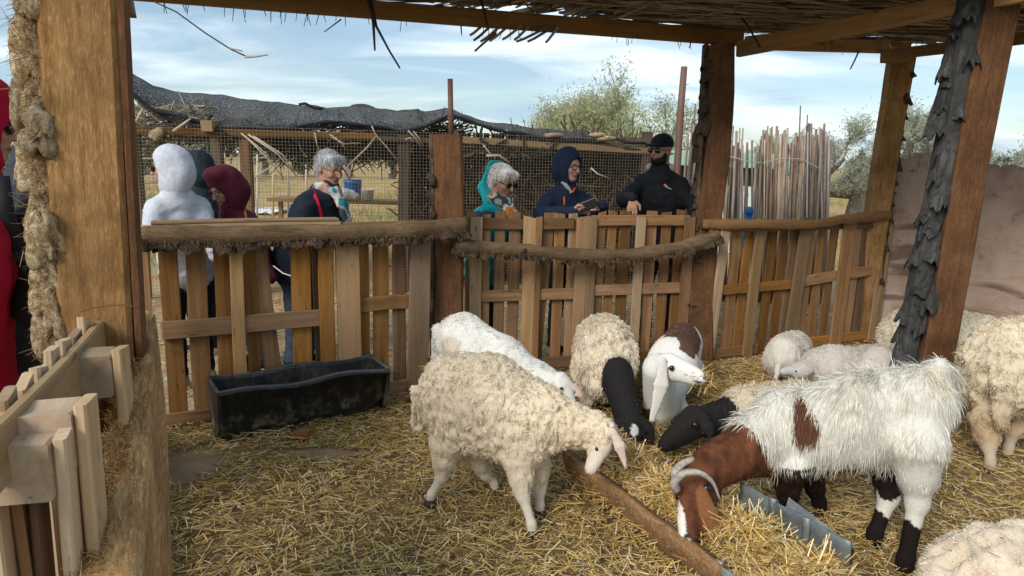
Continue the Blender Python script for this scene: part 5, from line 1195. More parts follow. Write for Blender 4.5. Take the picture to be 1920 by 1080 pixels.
def animal(name, label, cat, tp, feet, color, coat, res=.012, group='sheep and goats feeding in the pen', eyes=(), horns=(), wool=0.0, wsc=24, wvert=.45, extra=None, loc=None, smooth_it=1, hoofr=.027, dots=(), bits=0):
    V, Q = sdf_mesh([p for _, p in tp], res); V = relax(V, Q, smooth_it); N = vnormals(V, Q); tags = part_ids(V, tp)
    c0 = V.mean(0) if loc is None else np.asarray(loc); root = thing(name, label, cat, (c0[0], c0[1], 0), group)
    C = color(V, tags)
    for dp, dr, dc in dots: C[np.linalg.norm(V - dp, axis=1) < dr * 1.15] = dc
    woolly = np.isin(tags, ['body', 'neck', 'leg_up']).astype(float)
    if wool:
        w1 = noise(V * [1, 1, wvert], wsc, 3, 2); w2 = noise(V * [1, 1, wvert], wsc * 2.1, 8, 1); dsp = wool * (np.abs(w1) * -1.3 + .45 + .35 * w2) * np.where(tags == 'leg_up', .5, 1) * woolly
        V = V + N * dsp[:, None]; N2 = vnormals(V, Q)
    else: N2 = N
    sk = mesh('body', V, Q, C); obj('body', sk, M['skin'], root)
    for kk, (cnt, ln_, wd, kw) in enumerate(coat):
        ln = ln_(V, tags) if callable(ln_) else np.full(len(V), ln_); mask = (ln > .002).astype(float)
        A, F, cc = fur(V, Q, N, C, cnt, ln, wd, mask=mask, seed=kk + len(label), **kw)
        tag(obj('coat' if kk == 0 else 'coat_tufts', mesh('coat', A, F, cc, smooth=False), M['hair'], root), kind='stuff')
    if bits:
        rb = np.random.default_rng(bits); cand = np.where((tags == 'body') & (N[:, 2] > .1))[0]; kb = rb.choice(cand, bits); Vb, Fb, Cb = straw_mesh(V[kb] + N[kb] * .016, rb.uniform(.02, .07, bits), np.full(bits, .0013), .5, bits); tag(obj('straw_bits', mesh('straw_bits', Vb, Fb, Cb, smooth=False), M['straw'], root), kind='stuff')
    for f in feet:
        Vh, Qh = lathe([(.001, 0), (hoofr * 1.0, 0), (hoofr * 1.02, .012), (hoofr * .82, .034), (.001, .036)], 12); obj('hoof', mesh('hoof', Vh, Qh), M['hoof'], root, Matrix.Translation(f))
    for e, rad in eyes:
        Vh, Qh = lathe([(rad * math.sin(a), rad * -math.cos(a)) for a in np.linspace(.02, math.pi - .02, 9)], 12); obj('eye', mesh('eye', Vh, Qh), M['eye'], root, Matrix.Translation(e))
    for hp, hr in horns:
        hp = np.asarray(hp); s_ = np.linspace(0, 1, len(hp)); s2 = np.linspace(0, 1, 22); pts = np.stack([np.interp(s2, s_, hp[:, i]) for i in range(3)], 1)
        for _ in range(3): pts[1:-1] = (pts[:-2] + 2 * pts[1:-1] + pts[2:]) / 4
        Vh, Fh = tube(pts, hr * (1 - s2 ** 1.6 * .85) * (1 + .05 * np.sin(s2 * 60)), 10); obj('horn', mesh('horn', Vh, Fh), M['horn'], root)
    return root
def solid(c, legc=None, headc=None, earc=None, stain=.2):
    def f(V, tags):
        C = np.tile(np.array(c, float), (len(V), 1)) * (1 + .10 * noise(V, 9, 2, 2))[:, None]
        st = np.clip(noise(V, 4.5, 6, 2) * .6 + .2, 0, 1)[:, None] * stain; C = C * (1 - st) + st * np.array([.42, .28, .13])
        for tg, cc in (('leg', legc), ('head', headc), ('ear', earc), ('muzzle', headc)):
            if cc is not None: C[tags == tg] = cc
        return np.clip(C, 0, 1)
    return f
def woolen(tags, b, n=None, u=None, h=0.0, e=0.0, l=0.0):
    return np.select([tags == 'body', tags == 'neck', tags == 'leg_up', tags == 'head', tags == 'ear', tags == 'leg'], [b, b if n is None else n, b * .7 if u is None else u, h, e, l], 0.0)
g = lambda px, py: gz(px, py) * [1, 1, 0]
curly = dict(comb=(0, 0, -1), lift=.45, droop=.35, jit=.55, curl=.55, vary=.13)

# the curly sheep in front
hp, ey, dt, HP = head(at(1134, 822, 2.76), at(1104, 890, 2.68), (.8, -.2, .6))
l1, f1 = leg(at(836, 835, 2.98), g(806, 948), (.02, 0, .0), (.085, .028, .019)); l2, f2 = leg(at(890, 850, 3.08), g(928, 926), (0, 0, 0), (.07, .027, .018))
l3, f3 = leg(at(975, 868, 2.84), g(998, 1006), (-.015, 0, .02), (.085, .029, .020)); l4, f4 = leg(at(1010, 868, 2.94), g(1012, 968), (0, 0, 0), (.065, .028, .019))
tp = [('body', limb(at(846, 742, 3.04), at(915, 752, 2.97), (.195, .150), (.203, .168), k=.06)), ('body', limb(at(915, 752, 2.97), at(1005, 790, 2.88), (.203, .168), (.168, .135), k=.06)), ('body', limb(at(870, 800, 3.0), at(980, 815, 2.9), .12, .11, k=.07)),
      ('neck', limb(at(1010, 782, 2.87), at(1105, 806, 2.80), (.125, .10), (.082, .074), k=.06)), ('neck', ball(at(1126, 808, 2.775), (.064, .064, .06), .04))] + hp + \
      ear(at(1148, 806, 2.72), at(1162, 836, 2.70), at(1174, 878, 2.69), .015, .027, .008, (1, .2, .1)) + [
      ('body', limb(at(790, 735, 3.1), at(784, 800, 3.12), (.05, .03), (.03, .02), k=.03))] + l1 + l2 + l3 + l4
animal('sheep', 'cream curly sheep in front, head down at the trough', 'sheep', tp, (f1, f2, f3, f4), solid((.74, .625, .46), (.72, .62, .50), (.66, .55, .45), (.66, .51, .44), .18),
       [(76000, lambda V, t: woolen(t, .019, .017, .013, .005, 0, .004), .0015, dict(curly, seg=2, clump=.7, cell=.011))], .0085, eyes=ey, dots=dt, wool=.019, wsc=48, wvert=.30, smooth_it=2, bits=46)
# white sheep behind it
hp, ey, dt, HP = head(at(1050, 712, 3.78), at(1076, 775, 3.62), (.7, -.5, .5))
l1, f1 = leg(at(858, 690, 4.2), at(858, 690, 4.2) * [1, 1, 0] + [-.02, .06, 0]); l2, f2 = leg(at(885, 690, 4.05), at(885, 690, 4.05) * [1, 1, 0]); l3, f3 = leg(at(985, 740, 3.9), at(985, 740, 3.9) * [1, 1, 0]); l4, f4 = leg(at(1000, 740, 4.05), at(1000, 740, 4.05) * [1, 1, 0])
tp = [('body', limb(at(866, 640, 4.14), at(935, 690, 4.0), (.185, .16), (.185, .17), k=.06)), ('body', limb(at(935, 690, 4.0), at(1000, 720, 3.88), (.18, .16), (.13, .12), k=.06)), ('neck', limb(at(1000, 712, 3.88), at(1045, 720, 3.78), (.10, .085), (.075, .065), k=.05))] + hp + ear(at(1078, 722, 3.72), at(1088, 740, 3.70), at(1094, 757, 3.69), .015, .02, .007, (1, 0, 0)) + [
      ('body', limb(at(832, 620, 4.22), at(822, 680, 4.3), (.07, .05), (.05, .03), k=.04))] + l1 + l2 + l3 + l4
def c2(V, t):
    C = solid(WHITE, WHITE, (.70, .66, .58), PINK, .16)(V, t); d = np.linalg.norm((V - at(858, 602, 4.0)) / [.05, .08, .03], axis=1); C = np.where((d < 1)[:, None], C * .6 + np.array([.60, .42, .32]) * .4, C)
    d = np.linalg.norm((V - at(845, 655, 4.0)) / [.07, .12, .08], axis=1); return np.where((d < 1)[:, None], C * .5 + np.array([.62, .46, .34]) * .5, C)
animal('sheep', 'long white sheep behind the curly one, rump raised high', 'sheep', tp, (f1, f2, f3, f4), c2, [(26000, lambda V, t: woolen(t, .024, .018, .02, .004, 0, 0), .0020, dict(comb=(.6, 0, -.6), lift=.18, droop=.2, jit=.25, curl=.06, seg=2, clump=.5, cell=.018))], .012, eyes=ey, dots=dt, wool=.010, wsc=16)
# shaggy sheep with black head, facing the camera
hp, ey, dt, HP = head(at(1180, 786, 3.78), at(1191, 886, 3.58), (0, -.6, .8), 'headb', 1.1)
l1, f1 = leg(at(1105, 730, 4.35), at(1105, 730, 4.3) * [1, 1, 0]); l2, f2 = leg(at(1160, 730, 4.3), at(1165, 730, 4.25) * [1, 1, 0]); l3, f3 = leg(at(1105, 690, 4.8), at(1105, 690, 4.85) * [1, 1, 0]); l4, f4 = leg(at(1160, 690, 4.8), at(1160, 690, 4.85) * [1, 1, 0])
tp = [('body', limb(at(1130, 640, 4.8), at(1134, 672, 4.4), (.19, .19), (.235, .205), k=.06)), ('body', limb(at(1134, 680, 4.4), at(1136, 705, 4.25), (.21, .19), (.16, .15), k=.05)), ('body', limb(at(1095, 700, 4.4), at(1100, 750, 4.3), .07, .05, k=.06)),
      ('neckb', limb(at(1158, 705, 4.15), at(1179, 790, 3.80), (.12, .10), (.085, .075), k=.04))] + hp + ear(at(1158, 788, 3.74), at(1140, 805, 3.72), at(1130, 838, 3.70), .018, .034, .012, (1, 0, .3), 'headb') + ear(at(1202, 786, 3.74), at(1218, 803, 3.72), at(1226, 834, 3.70), .018, .034, .012, (1, 0, -.3), 'headb') + l1 + l2 + l3 + l4
def c3(V, t):
    C = solid(CREAM, (.05, .04, .03), None, None, .22)(V, t); C[np.isin(t, ['neckb', 'headb', 'leg'])] = BLACK; d = np.linalg.norm((V - at(1187, 803, 3.70)) / [.022, .12, .030], axis=1) + .2 * noise(V, 40, 2); C[d < 1] = (.7, .68, .64); return C
animal('sheep', 'shaggy cream sheep with black head facing the camera', 'sheep', tp, (f1, f2, f3, f4), c3, [(34000, lambda V, t: np.where(np.isin(t, ['neckb', 'headb']), .016, woolen(t, .036, .03, .02)), .0024, dict(comb=(0, -.2, -1), lift=.3, droop=.45, jit=.6, curl=.45, seg=2, clump=.65, cell=.020))], .012, eyes=ey, wool=.028, wsc=17, wvert=.5)
# white faced goat with the brown back
hp, ey, dt, HP = head(at(1238, 682, 3.88), at(1324, 712, 3.68), (.1, -.1, 1), 'head', 1.0, .05)
l1, f1 = leg(at(1225, 770, 4.15), at(1228, 770, 4.1) * [1, 1, 0]); l2, f2 = leg(at(1275, 770, 4.2), at(1275, 770, 4.2) * [1, 1, 0]); l3, f3 = leg(at(1265, 690, 4.8), at(1262, 690, 4.85) * [1, 1, 0]); l4, f4 = leg(at(1305, 690, 4.8), at(1308, 690, 4.85) * [1, 1, 0])
tp = [('body', limb(at(1280, 645, 4.85), at(1262, 680, 4.4), (.155, .14), (.185, .165), k=.06)), ('body', limb(at(1255, 700, 4.35), at(1240, 770, 4.12), (.17, .15), (.11, .10), k=.06)), ('neck', limb(at(1240, 755, 4.08), at(1232, 690, 3.92), (.12, .11), (.095, .085), k=.05))] + hp + ear(at(1243, 672, 3.77), at(1240, 722, 3.74), at(1222, 790, 3.72), .022, .046, .02, (1, .1, 0)) + l1 + l2 + l3 + l4
def c4(V, t):
    C = solid((.80, .78, .72), WHITE, (.80, .78, .72), (.76, .70, .62), .08)(V, t); P = V
    d = np.linalg.norm((P - at(1285, 622, 4.62)) / [.185, .42, .115], axis=1) + .18 * noise(P, 12, 3, 2); C[(d < 1) & (t == 'body')] = (.12, .065, .042)
    d = np.linalg.norm((P - at(1326, 700, 3.72)) / [.03, .06, .026], axis=1); C[d < 1] = (.05, .03, .028); d = np.linalg.norm((P - at(1310, 714, 3.71)) / [.045, .06, .007], axis=1); C[d < 1] = (.10, .05, .04)
    d = np.linalg.norm((P - at(1212, 790, 4.1)) / [.035, .2, .16], axis=1); C[d < 1] = (.16, .07, .035); return C
animal('goat', 'white goat with long drooping ear and brown back, chewing straw', 'goat', tp, (f1, f2, f3, f4), c4, [(22000, lambda V, t: np.select([t == 'body', t == 'neck', t == 'head', t == 'ear', t == 'leg_up'], [.026, .020, .006, .006, .016], 0.0), .0014, dict(comb=(0, 0, -1), lift=.12, droop=.2, jit=.15, curl=.02, vary=.07, seg=2))], .0095, eyes=ey, dots=dt)
# straw in its mouth
r = np.random.default_rng(3); n = 60; P = at(1318, 712, 3.70) + r.normal(0, .025, (n, 3)); V, F, C_ = straw_mesh(P, r.uniform(.05, .16, n), np.full(n, .0018), .9, 5); tag(obj('straw_wisp', mesh('straw_wisp', V, F, C_, smooth=False), M['straw']), 'wisp of straw hanging from the white goat\'s mouth', 'straw', kind='stuff')
# black headed sheep half hidden by the big goat
hp, ey, dt, HP = head(at(1312, 782, 3.70), at(1238, 838, 3.48), (-.5, -.1, 1), 'headb')
l1, f1 = leg(at(1400, 810, 3.85), at(1395, 810, 3.85) * [1, 1, 0]); l2, f2 = leg(at(1405, 810, 4.05), at(1400, 810, 4.05) * [1, 1, 0]); l3, f3 = leg(at(1520, 810, 3.9), at(1520, 810, 3.9) * [1, 1, 0]); l4, f4 = leg(at(1520, 810, 4.1), at(1520, 810, 4.1) * [1, 1, 0])
tp = [('body', limb(at(1395, 775, 3.9), at(1500, 770, 4.0), (.165, .15), (.18, .17), k=.06)), ('neckb', limb(at(1370, 778, 3.86), at(1318, 790, 3.72), (.11, .09), (.09, .075), k=.04))] + hp + ear(at(1318, 772, 3.62), at(1330, 800, 3.58), at(1336, 845, 3.55), .02, .04, .012, (1, 0, 0), 'headb') + l1 + l2 + l3 + l4
def c5(V, t): C = solid((.62, .52, .38), BLACK)(V, t); C[np.isin(t, ['neckb', 'headb'])] = BLACK; return C
animal('sheep', 'tan sheep with black head reaching left into the trough', 'sheep', tp, (f1, f2, f3, f4), c5, [(16000, lambda V, t: np.where(np.isin(t, ['neckb', 'headb']), .016, woolen(t, .04, .03, .02)), .0024, dict(comb=(.2, 0, -1), lift=.25, droop=.3, jit=.4, curl=.2, seg=2))], .016, eyes=ey, wool=.01)
# the big horned goat
hp, ey, dt, HP = head(at(1318, 888, 2.68), at(1286, 1014, 2.40), (-.8, -.25, .55), 'headb', 1.0, .04)
l1, f1 = leg(at(1722, 835, 2.62), g(1694, 1072) , (.035, .02, .02), (.125, .042, .031), 'legn'); l2, f2 = leg(at(1668, 860, 2.86), g(1636, 1022), (.03, .0, .02), (.10, .040, .030), 'legf')
l3, f3 = leg(at(1478, 870, 2.78), g(1490, 1000) + [0, .08, 0], (0, 0, 0), (.10, .042, .03), 'legd'); l4, f4 = leg(at(1520, 870, 2.98), g(1535, 960), (0, 0, 0), (.085, .040, .03), 'legd')
tp = [('body', limb(at(1728, 752, 2.72), at(1610, 775, 2.80), (.150, .130), (.165, .145), k=.06)), ('body', limb(at(1610, 775, 2.80), at(1470, 808, 2.86), (.165, .145), (.165, .125), k=.06)), ('body', limb(at(1680, 830, 2.75), at(1520, 830, 2.85), .10, .11, k=.08)),
      ('neckw', limb(at(1470, 800, 2.86), at(1415, 832, 2.80), (.165, .12), (.13, .105), k=.06)), ('neckb', limb(at(1410, 838, 2.79), at(1335, 875, 2.68), (.125, .10), (.095, .085), k=.05))] + hp + ear(at(1316, 922, 2.52), at(1324, 965, 2.47), at(1340, 1026, 2.42), .026, .052, .022, (1, 0, .1), 'earb', .012) + [
      ('tail', limb(at(1758, 690, 2.72), at(1790, 712, 2.72), (.045, .04), (.03, .02), k=.03))] + l1 + l2 + l3 + l4
def c6(V, t):
    C = np.tile(np.array([.66, .625, .54]), (len(V), 1)) * (1 + .07 * noise(V, 8, 2, 2))[:, None]; st = np.clip(noise(V * [1, 1, .5], 6, 9, 2) * .7, 0, 1)[:, None] * .45; C = C * (1 - st) + st * np.array([.50, .42, .28]); br = np.array(BROWN)
    nz = .22 * noise(V, 14, 3, 2)
    C[np.isin(t, ['neckb', 'headb'])] = br * np.array([1., 1, 1]); nb_ = np.isin(t, ['neckb', 'headb']); C[nb_] *= (1 + .6 * noise(V[nb_] * [1, 1, .6], 26, 4, 2))[:, None]; C[t == 'earb'] = (.22, .092, .036)
    q1, q2 = at(1496, 795, 2.66), at(1600, 893, 2.70); m1 = .00205      # spots on the near flank and the belly, in metres
    near = V[:, 1] < 2.80
    v = (q1[2] - V[:, 2]) / m1 / 58; u = (V[:, 0] - q1[0] + .02) / m1 / 62 - v * .36; C[((u**2 + v**2 + nz) < 1) & near & (t == 'body')] = br
    u = (V[:, 0] - q2[0]) / m1 / 32; v = (V[:, 2] - q2[2]) / m1 / 26; C[(u**2 + v**2 + nz) < 1] = br
    C[np.isin(t, ['legd', 'legd_up'])] = (.035, .015, .009); m = (t == 'legd_up') & (V[:, 2] > .36); C[m] = (.80, .77, .69); C[t == 'legd'] = (.012, .007, .006)
    for lg, bands in (('legn', ((-1, .20),)), ('legf', ((-1, .125), (.21, .40)))):
        sel_ = np.isin(t, [lg, lg + '_up']); z = V[:, 2] + .03 * noise(V, 16, 5, 2)
        for a, b in bands: C[sel_ & (z > a) & (z < b)] = (.012, .007, .006)
    face = (V[:, 0] < at(1277, 960, 2.5)[0]) & (t == 'headb') & (V[:, 2] < at(1280, 935, 2.55)[2]); C[face] = (.78, .74, .66)
    d = np.linalg.norm((V - at(1775, 715, 2.6)) / [.06, .12, .05], axis=1); C[d < 1] = C[d < 1] * .6 + np.array([.66, .55, .36]) * .4
    return np.clip(C, 0, 1)
def comb6(P): k = np.clip((P[:, 0] - 1.9) * 3, -.2, .9)[:, None]; return np.concatenate([.25 + k, np.zeros_like(k), -1 + .5 * k], 1)
ln6 = lambda V, t: np.select([t == 'body', t == 'neckw', t == 'neckb', t == 'headb', t == 'earb', t == 'tail', t == 'legn_up', t == 'legf_up', t == 'legd_up', (t == 'legn') | (t == 'legf') | (t == 'legd')], [.058, .058, .030, .008, .006, .08, .062, .055, .05, .012], 0.0)
animal('goat', 'big white horned goat with brown head and flank spot, right foreground', 'goat', tp, (f1, f2, f3, f4), c6,
       [(92000, ln6, .0012, dict(comb=comb6, lift=.04, droop=.16, jit=.17, curl=.03, vary=.17, seg=2, clump=.6, cell=.022)), (7000, lambda V, t: np.where(np.isin(t, ['body', 'neckw', 'tail']), .075, 0), .0014, dict(comb=comb6, lift=.10, droop=.25, jit=.3, curl=.05, vary=.10))], .0095,
       eyes=ey, dots=dt, horns=(([at(1268, 918, 2.52), at(1262, 905, 2.50), at(1280, 886, 2.49), at(1312, 884, 2.48), at(1338, 903, 2.48), at(1350, 938, 2.48)], .0185), ([at(1275, 905, 2.62), at(1262, 888, 2.64), at(1280, 868, 2.66), at(1305, 860, 2.68), at(1325, 866, 2.70), at(1338, 880, 2.72)], .019)), hoofr=.033)
# lambs between the goat and the right pallets
def lamb(label, rump, front, rr, feetz=0.0, hd2=None, col=(.66, .60, .52), cnt=14000):
    a, b = np.asarray(rump), np.asarray(front); d = unit((b - a) * [1, 1, 0]); s = np.array([-d[1], d[0], 0]); ls = []; ft = []
    for q, o in ((a, .02), (b, -.02)):
        for sg in (-1, 1):
            h = q + s * sg * rr * .5 - [0, 0, rr * .4]; l_, f_ = leg(h, (h + d * o) * [1, 1, 0], (0, 0, 0), (rr * .45, .026, .018)); ls += l_; ft.append(f_)
    tp = [('body', limb(a, (a + b) / 2, (rr, rr * .88), (rr * .95, rr * .9), k=.05)), ('body', limb((a + b) / 2, b, (rr * .95, rr * .9), (rr * .9, rr * .8), k=.05)), ('body', limb(a - d * rr * .9, a - d * rr * 1.05 - [0, 0, .14], .028, .016, k=.02))] + ls
    ey = ()
    if hd2 is not None:
        h0, h1 = hd2; hd_ = unit(h1 - h0); tp += [('neck', limb(b, h0, rr * .6, .062, k=.04)), *head(h0, h1, (0, -.2, 1))[0], ('ear', limb(h0 + [0, -.05, .04], h0 + np.array([.05, -.06, .0]) - hd_ * .03, (.02, .01), (.022, .008), k=.01))]; ey = head(h0, h1, (0, -.2, 1))[1]
    else: tp += [('neck', limb(b, b + d * .16 - [0, 0, .10], rr * .6, .06, k=.04)), ('head', limb(b + d * .18 - [0, 0, .12], b + d * .22 - [0, 0, .24], .058, .035, k=.03))]
    return animal('lamb', label, 'lamb', tp, ft, solid(col, (.5, .46, .42), (.52, .50, .48), (.55, .5, .47), .12), [(cnt, lambda V, t: woolen(t, .020, .016, .012, .005), .0018, dict(seg=2, comb=(d[0] * -.4, d[1] * -.4, -1), lift=.3, droop=.2, jit=.35, curl=.08))], .016, group='lambs huddled by the right pallets', eyes=ey, hoofr=.019, wool=.010, wsc=26)
lamb('pale shorn lamb standing tallest at the left of the lambs', at(1468, 668, 4.95), at(1492, 652, 5.35), .15)
lamb('grey-faced lamb peering left behind the goat\'s shoulder', at(1585, 690, 4.72), at(1535, 692, 4.66), .16, hd2=(at(1500, 694, 4.52), at(1462, 696, 4.48)), col=(.60, .54, .47))
lamb('lamb with rounded back right of the grey-faced one', at(1650, 692, 4.62), at(1610, 690, 4.95), .165, col=(.58, .52, .46))
lamb('white lamb against the foot of the grey barked post', at(1706, 696, 4.55), at(1690, 690, 4.95), .155, col=(.70, .66, .6))
# sheep behind the grey post
l1, f1 = leg(at(1690, 690, 5.35), at(1690, 690, 5.35) * [1, 1, 0]); l2, f2 = leg(at(1700, 690, 5.15), at(1700, 690, 5.15) * [1, 1, 0]); l3, f3 = leg(at(1840, 700, 5.2), at(1840, 700, 5.2) * [1, 1, 0]); l4, f4 = leg(at(1850, 700, 5.0), at(1850, 700, 5.0) * [1, 1, 0])
tp = [('body', limb(at(1700, 635, 5.25), at(1770, 640, 5.2), (.23, .2), (.25, .22), k=.06)), ('body', limb(at(1770, 640, 5.2), at(1840, 640, 5.15), (.24, .21), (.2, .18), k=.06)), ('neck', limb(at(1850, 640, 5.15), at(1900, 690, 5.1), .12, .09, k=.05)), ('head', limb(at(1905, 695, 5.1), at(1915, 740, 5.05), .075, .045, k=.03))] + l1 + l2 + l3 + l4
animal('sheep', 'woolly sheep standing behind the grey barked post', 'sheep', tp, (f1, f2, f3, f4), solid((.70, .62, .48), (.5, .42, .34), (.6, .52, .44)), [(17000, lambda V, t: woolen(t, .034, .03, .02), .0026, dict(seg=2, comb=(0, 0, -.6), lift=.5, droop=.25, jit=.6, curl=.4, clump=.6, cell=.02))], .014, wool=.02, wsc=16)
# sheep at the right edge, seen from behind
l1, f1 = leg(at(1852, 790, 3.62), g(1855, 884), (0, 0, 0), (.11, .036, .025)); l2, f2 = leg(at(1905, 785, 3.75), g(1888, 856), (0, 0, .03), (.11, .036, .025)); l3, f3 = leg(at(1930, 740, 4.25), at(1935, 740, 4.3) * [1, 1, 0]); l4, f4 = leg(at(1975, 740, 4.15), at(1980, 740, 4.2) * [1, 1, 0])
tp = [('body', limb(at(1882, 690, 3.72), at(1930, 680, 4.05), (.27, .215), (.27, .23), k=.06)), ('body', limb(at(1930, 680, 4.05), at(1985, 690, 4.35), (.26, .22), (.2, .17), k=.06)), ('neck', limb(at(1990, 690, 4.35), at(2040, 720, 4.5), .13, .1, k=.05)), ('head', limb(at(2045, 725, 4.5), at(2070, 770, 4.55), .08, .05, k=.03)),
      ('body', limb(at(1880, 720, 3.50), at(1878, 800, 3.50), (.06, .04), (.035, .02), k=.04))] + l1 + l2 + l3 + l4
def c12(V, t):
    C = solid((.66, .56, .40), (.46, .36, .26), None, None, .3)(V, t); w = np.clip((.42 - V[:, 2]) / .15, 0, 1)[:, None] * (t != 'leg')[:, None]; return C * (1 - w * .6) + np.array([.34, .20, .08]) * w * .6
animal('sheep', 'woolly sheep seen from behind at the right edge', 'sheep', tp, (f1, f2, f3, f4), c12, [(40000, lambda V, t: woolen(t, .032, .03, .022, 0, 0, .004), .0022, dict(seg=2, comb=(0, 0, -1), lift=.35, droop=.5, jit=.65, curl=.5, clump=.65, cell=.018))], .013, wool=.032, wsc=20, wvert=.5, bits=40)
# sheep in the bottom right corner
c_ = at(1890, 1150, 1.72); c_[2] = .42; c_[0] += .06; b_ = c_ + [.42, -.12, .0]; ls = []; ft = []
for q in (c_ + [-.02, .12, -.1], c_ + [.0, -.12, -.1], b_ + [0, .12, -.1], b_ + [0, -.12, -.1]): l_, f_ = leg(q, q * [1, 1, 0]); ls += l_; ft.append(f_)
tp = [('body', limb(c_ - [.06, 0, .02], b_, (.235, .21), (.25, .23), k=.06)), ('neck', limb(c_ - [.18, 0, .02], c_ - [.32, -.02, .16], .13, .09, k=.06)), ('head', limb(c_ - [.34, -.02, .18], c_ - [.40, -.03, .32], .075, .045, k=.03))] + ls
animal('sheep', 'curly sheep back cut off by the bottom right corner', 'sheep', tp, ft, solid((.68, .57, .43), (.6, .5, .4), (.6, .5, .42)), [(36000, lambda V, t: woolen(t, .019, .016, .012), .0016, dict(seg=2, comb=(0, 0, -.5), lift=.6, droop=.2, jit=.7, curl=.8, clump=.6, cell=.012))], .011, wool=.034, wsc=17, wvert=.9, bits=30)
# ------------------------------------------------------------------ visitors
M['cloth'] = vcol('clothing', .8, .2, .22, 35, .012); M['face'] = vcol('skin_and_face', .55, .3); M['lens'] = plain('dark_lens', (.01, .01, .012), .12, .6); M['frame'] = plain('spectacle_frame', (.05, .03, .03), .4); M['wireframe'] = plain('thin_metal_frame', (.35, .33, .32), .3, .5, .8)
SKIN = (.50, .29, .20)
from mathutils.bvhtree import BVHTree
BV = [None]
def on(pts, out=.004):
    """points on the surface of the garment just built, where the given sight lines meet it"""
    res = []; last = None
    for x, y in pts:
        d = unit(ray(x, y)); h = BV[0].ray_cast(Vector(CAM), Vector(d), 20)
        if h[0] is None: res.append(None); continue
        res.append(np.array(h[0]) - d * out)
    ok = [p for p in res if p is not None]
    return ok
def hand(wrist, d, nrm_, side, curl=.5, L=.185):
    """palm and five fingers; d = pointing direction, nrm_ = back of the hand, side = towards the thumb"""
    d = unit(d); n = unit(np.asarray(nrm_, float) - d * (np.asarray(nrm_, float) @ d)); s = unit(np.asarray(side, float) - d * (np.asarray(side, float) @ d)); w = np.asarray(wrist, float)
    pr = [limb(w, w + d * .085, (.026, .018), (.040, .014), side=s, k=.012)]
    for i, (o, ln_) in enumerate(((.030, .072), (.010, .080), (-.011, .074), (-.030, .058))):
        b = w + d * .085 + s * o; a1 = curl * .6; d1 = unit(d * math.cos(a1) - n * math.sin(a1) + s * o * 1.5); m = b + d1 * ln_ * .5; a2 = curl * 1.7; d2 = unit(d * math.cos(a2) - n * math.sin(a2)); e = m + d2 * ln_ * .5
        pr += [limb(b - d * .01, m, .0098, .0088, k=.004), limb(m, e, .0088, .0070, k=.004)]
    b = w + d * .03 + s * .028; m = b + unit(d * .6 + s * .7 - n * .15) * .04; e = m + unit(d * .9 + s * .15 - n * curl * .7) * .034
    return pr + [limb(b, m, .013, .0105, k=.008), limb(m, e, .0105, .008, k=.004)]
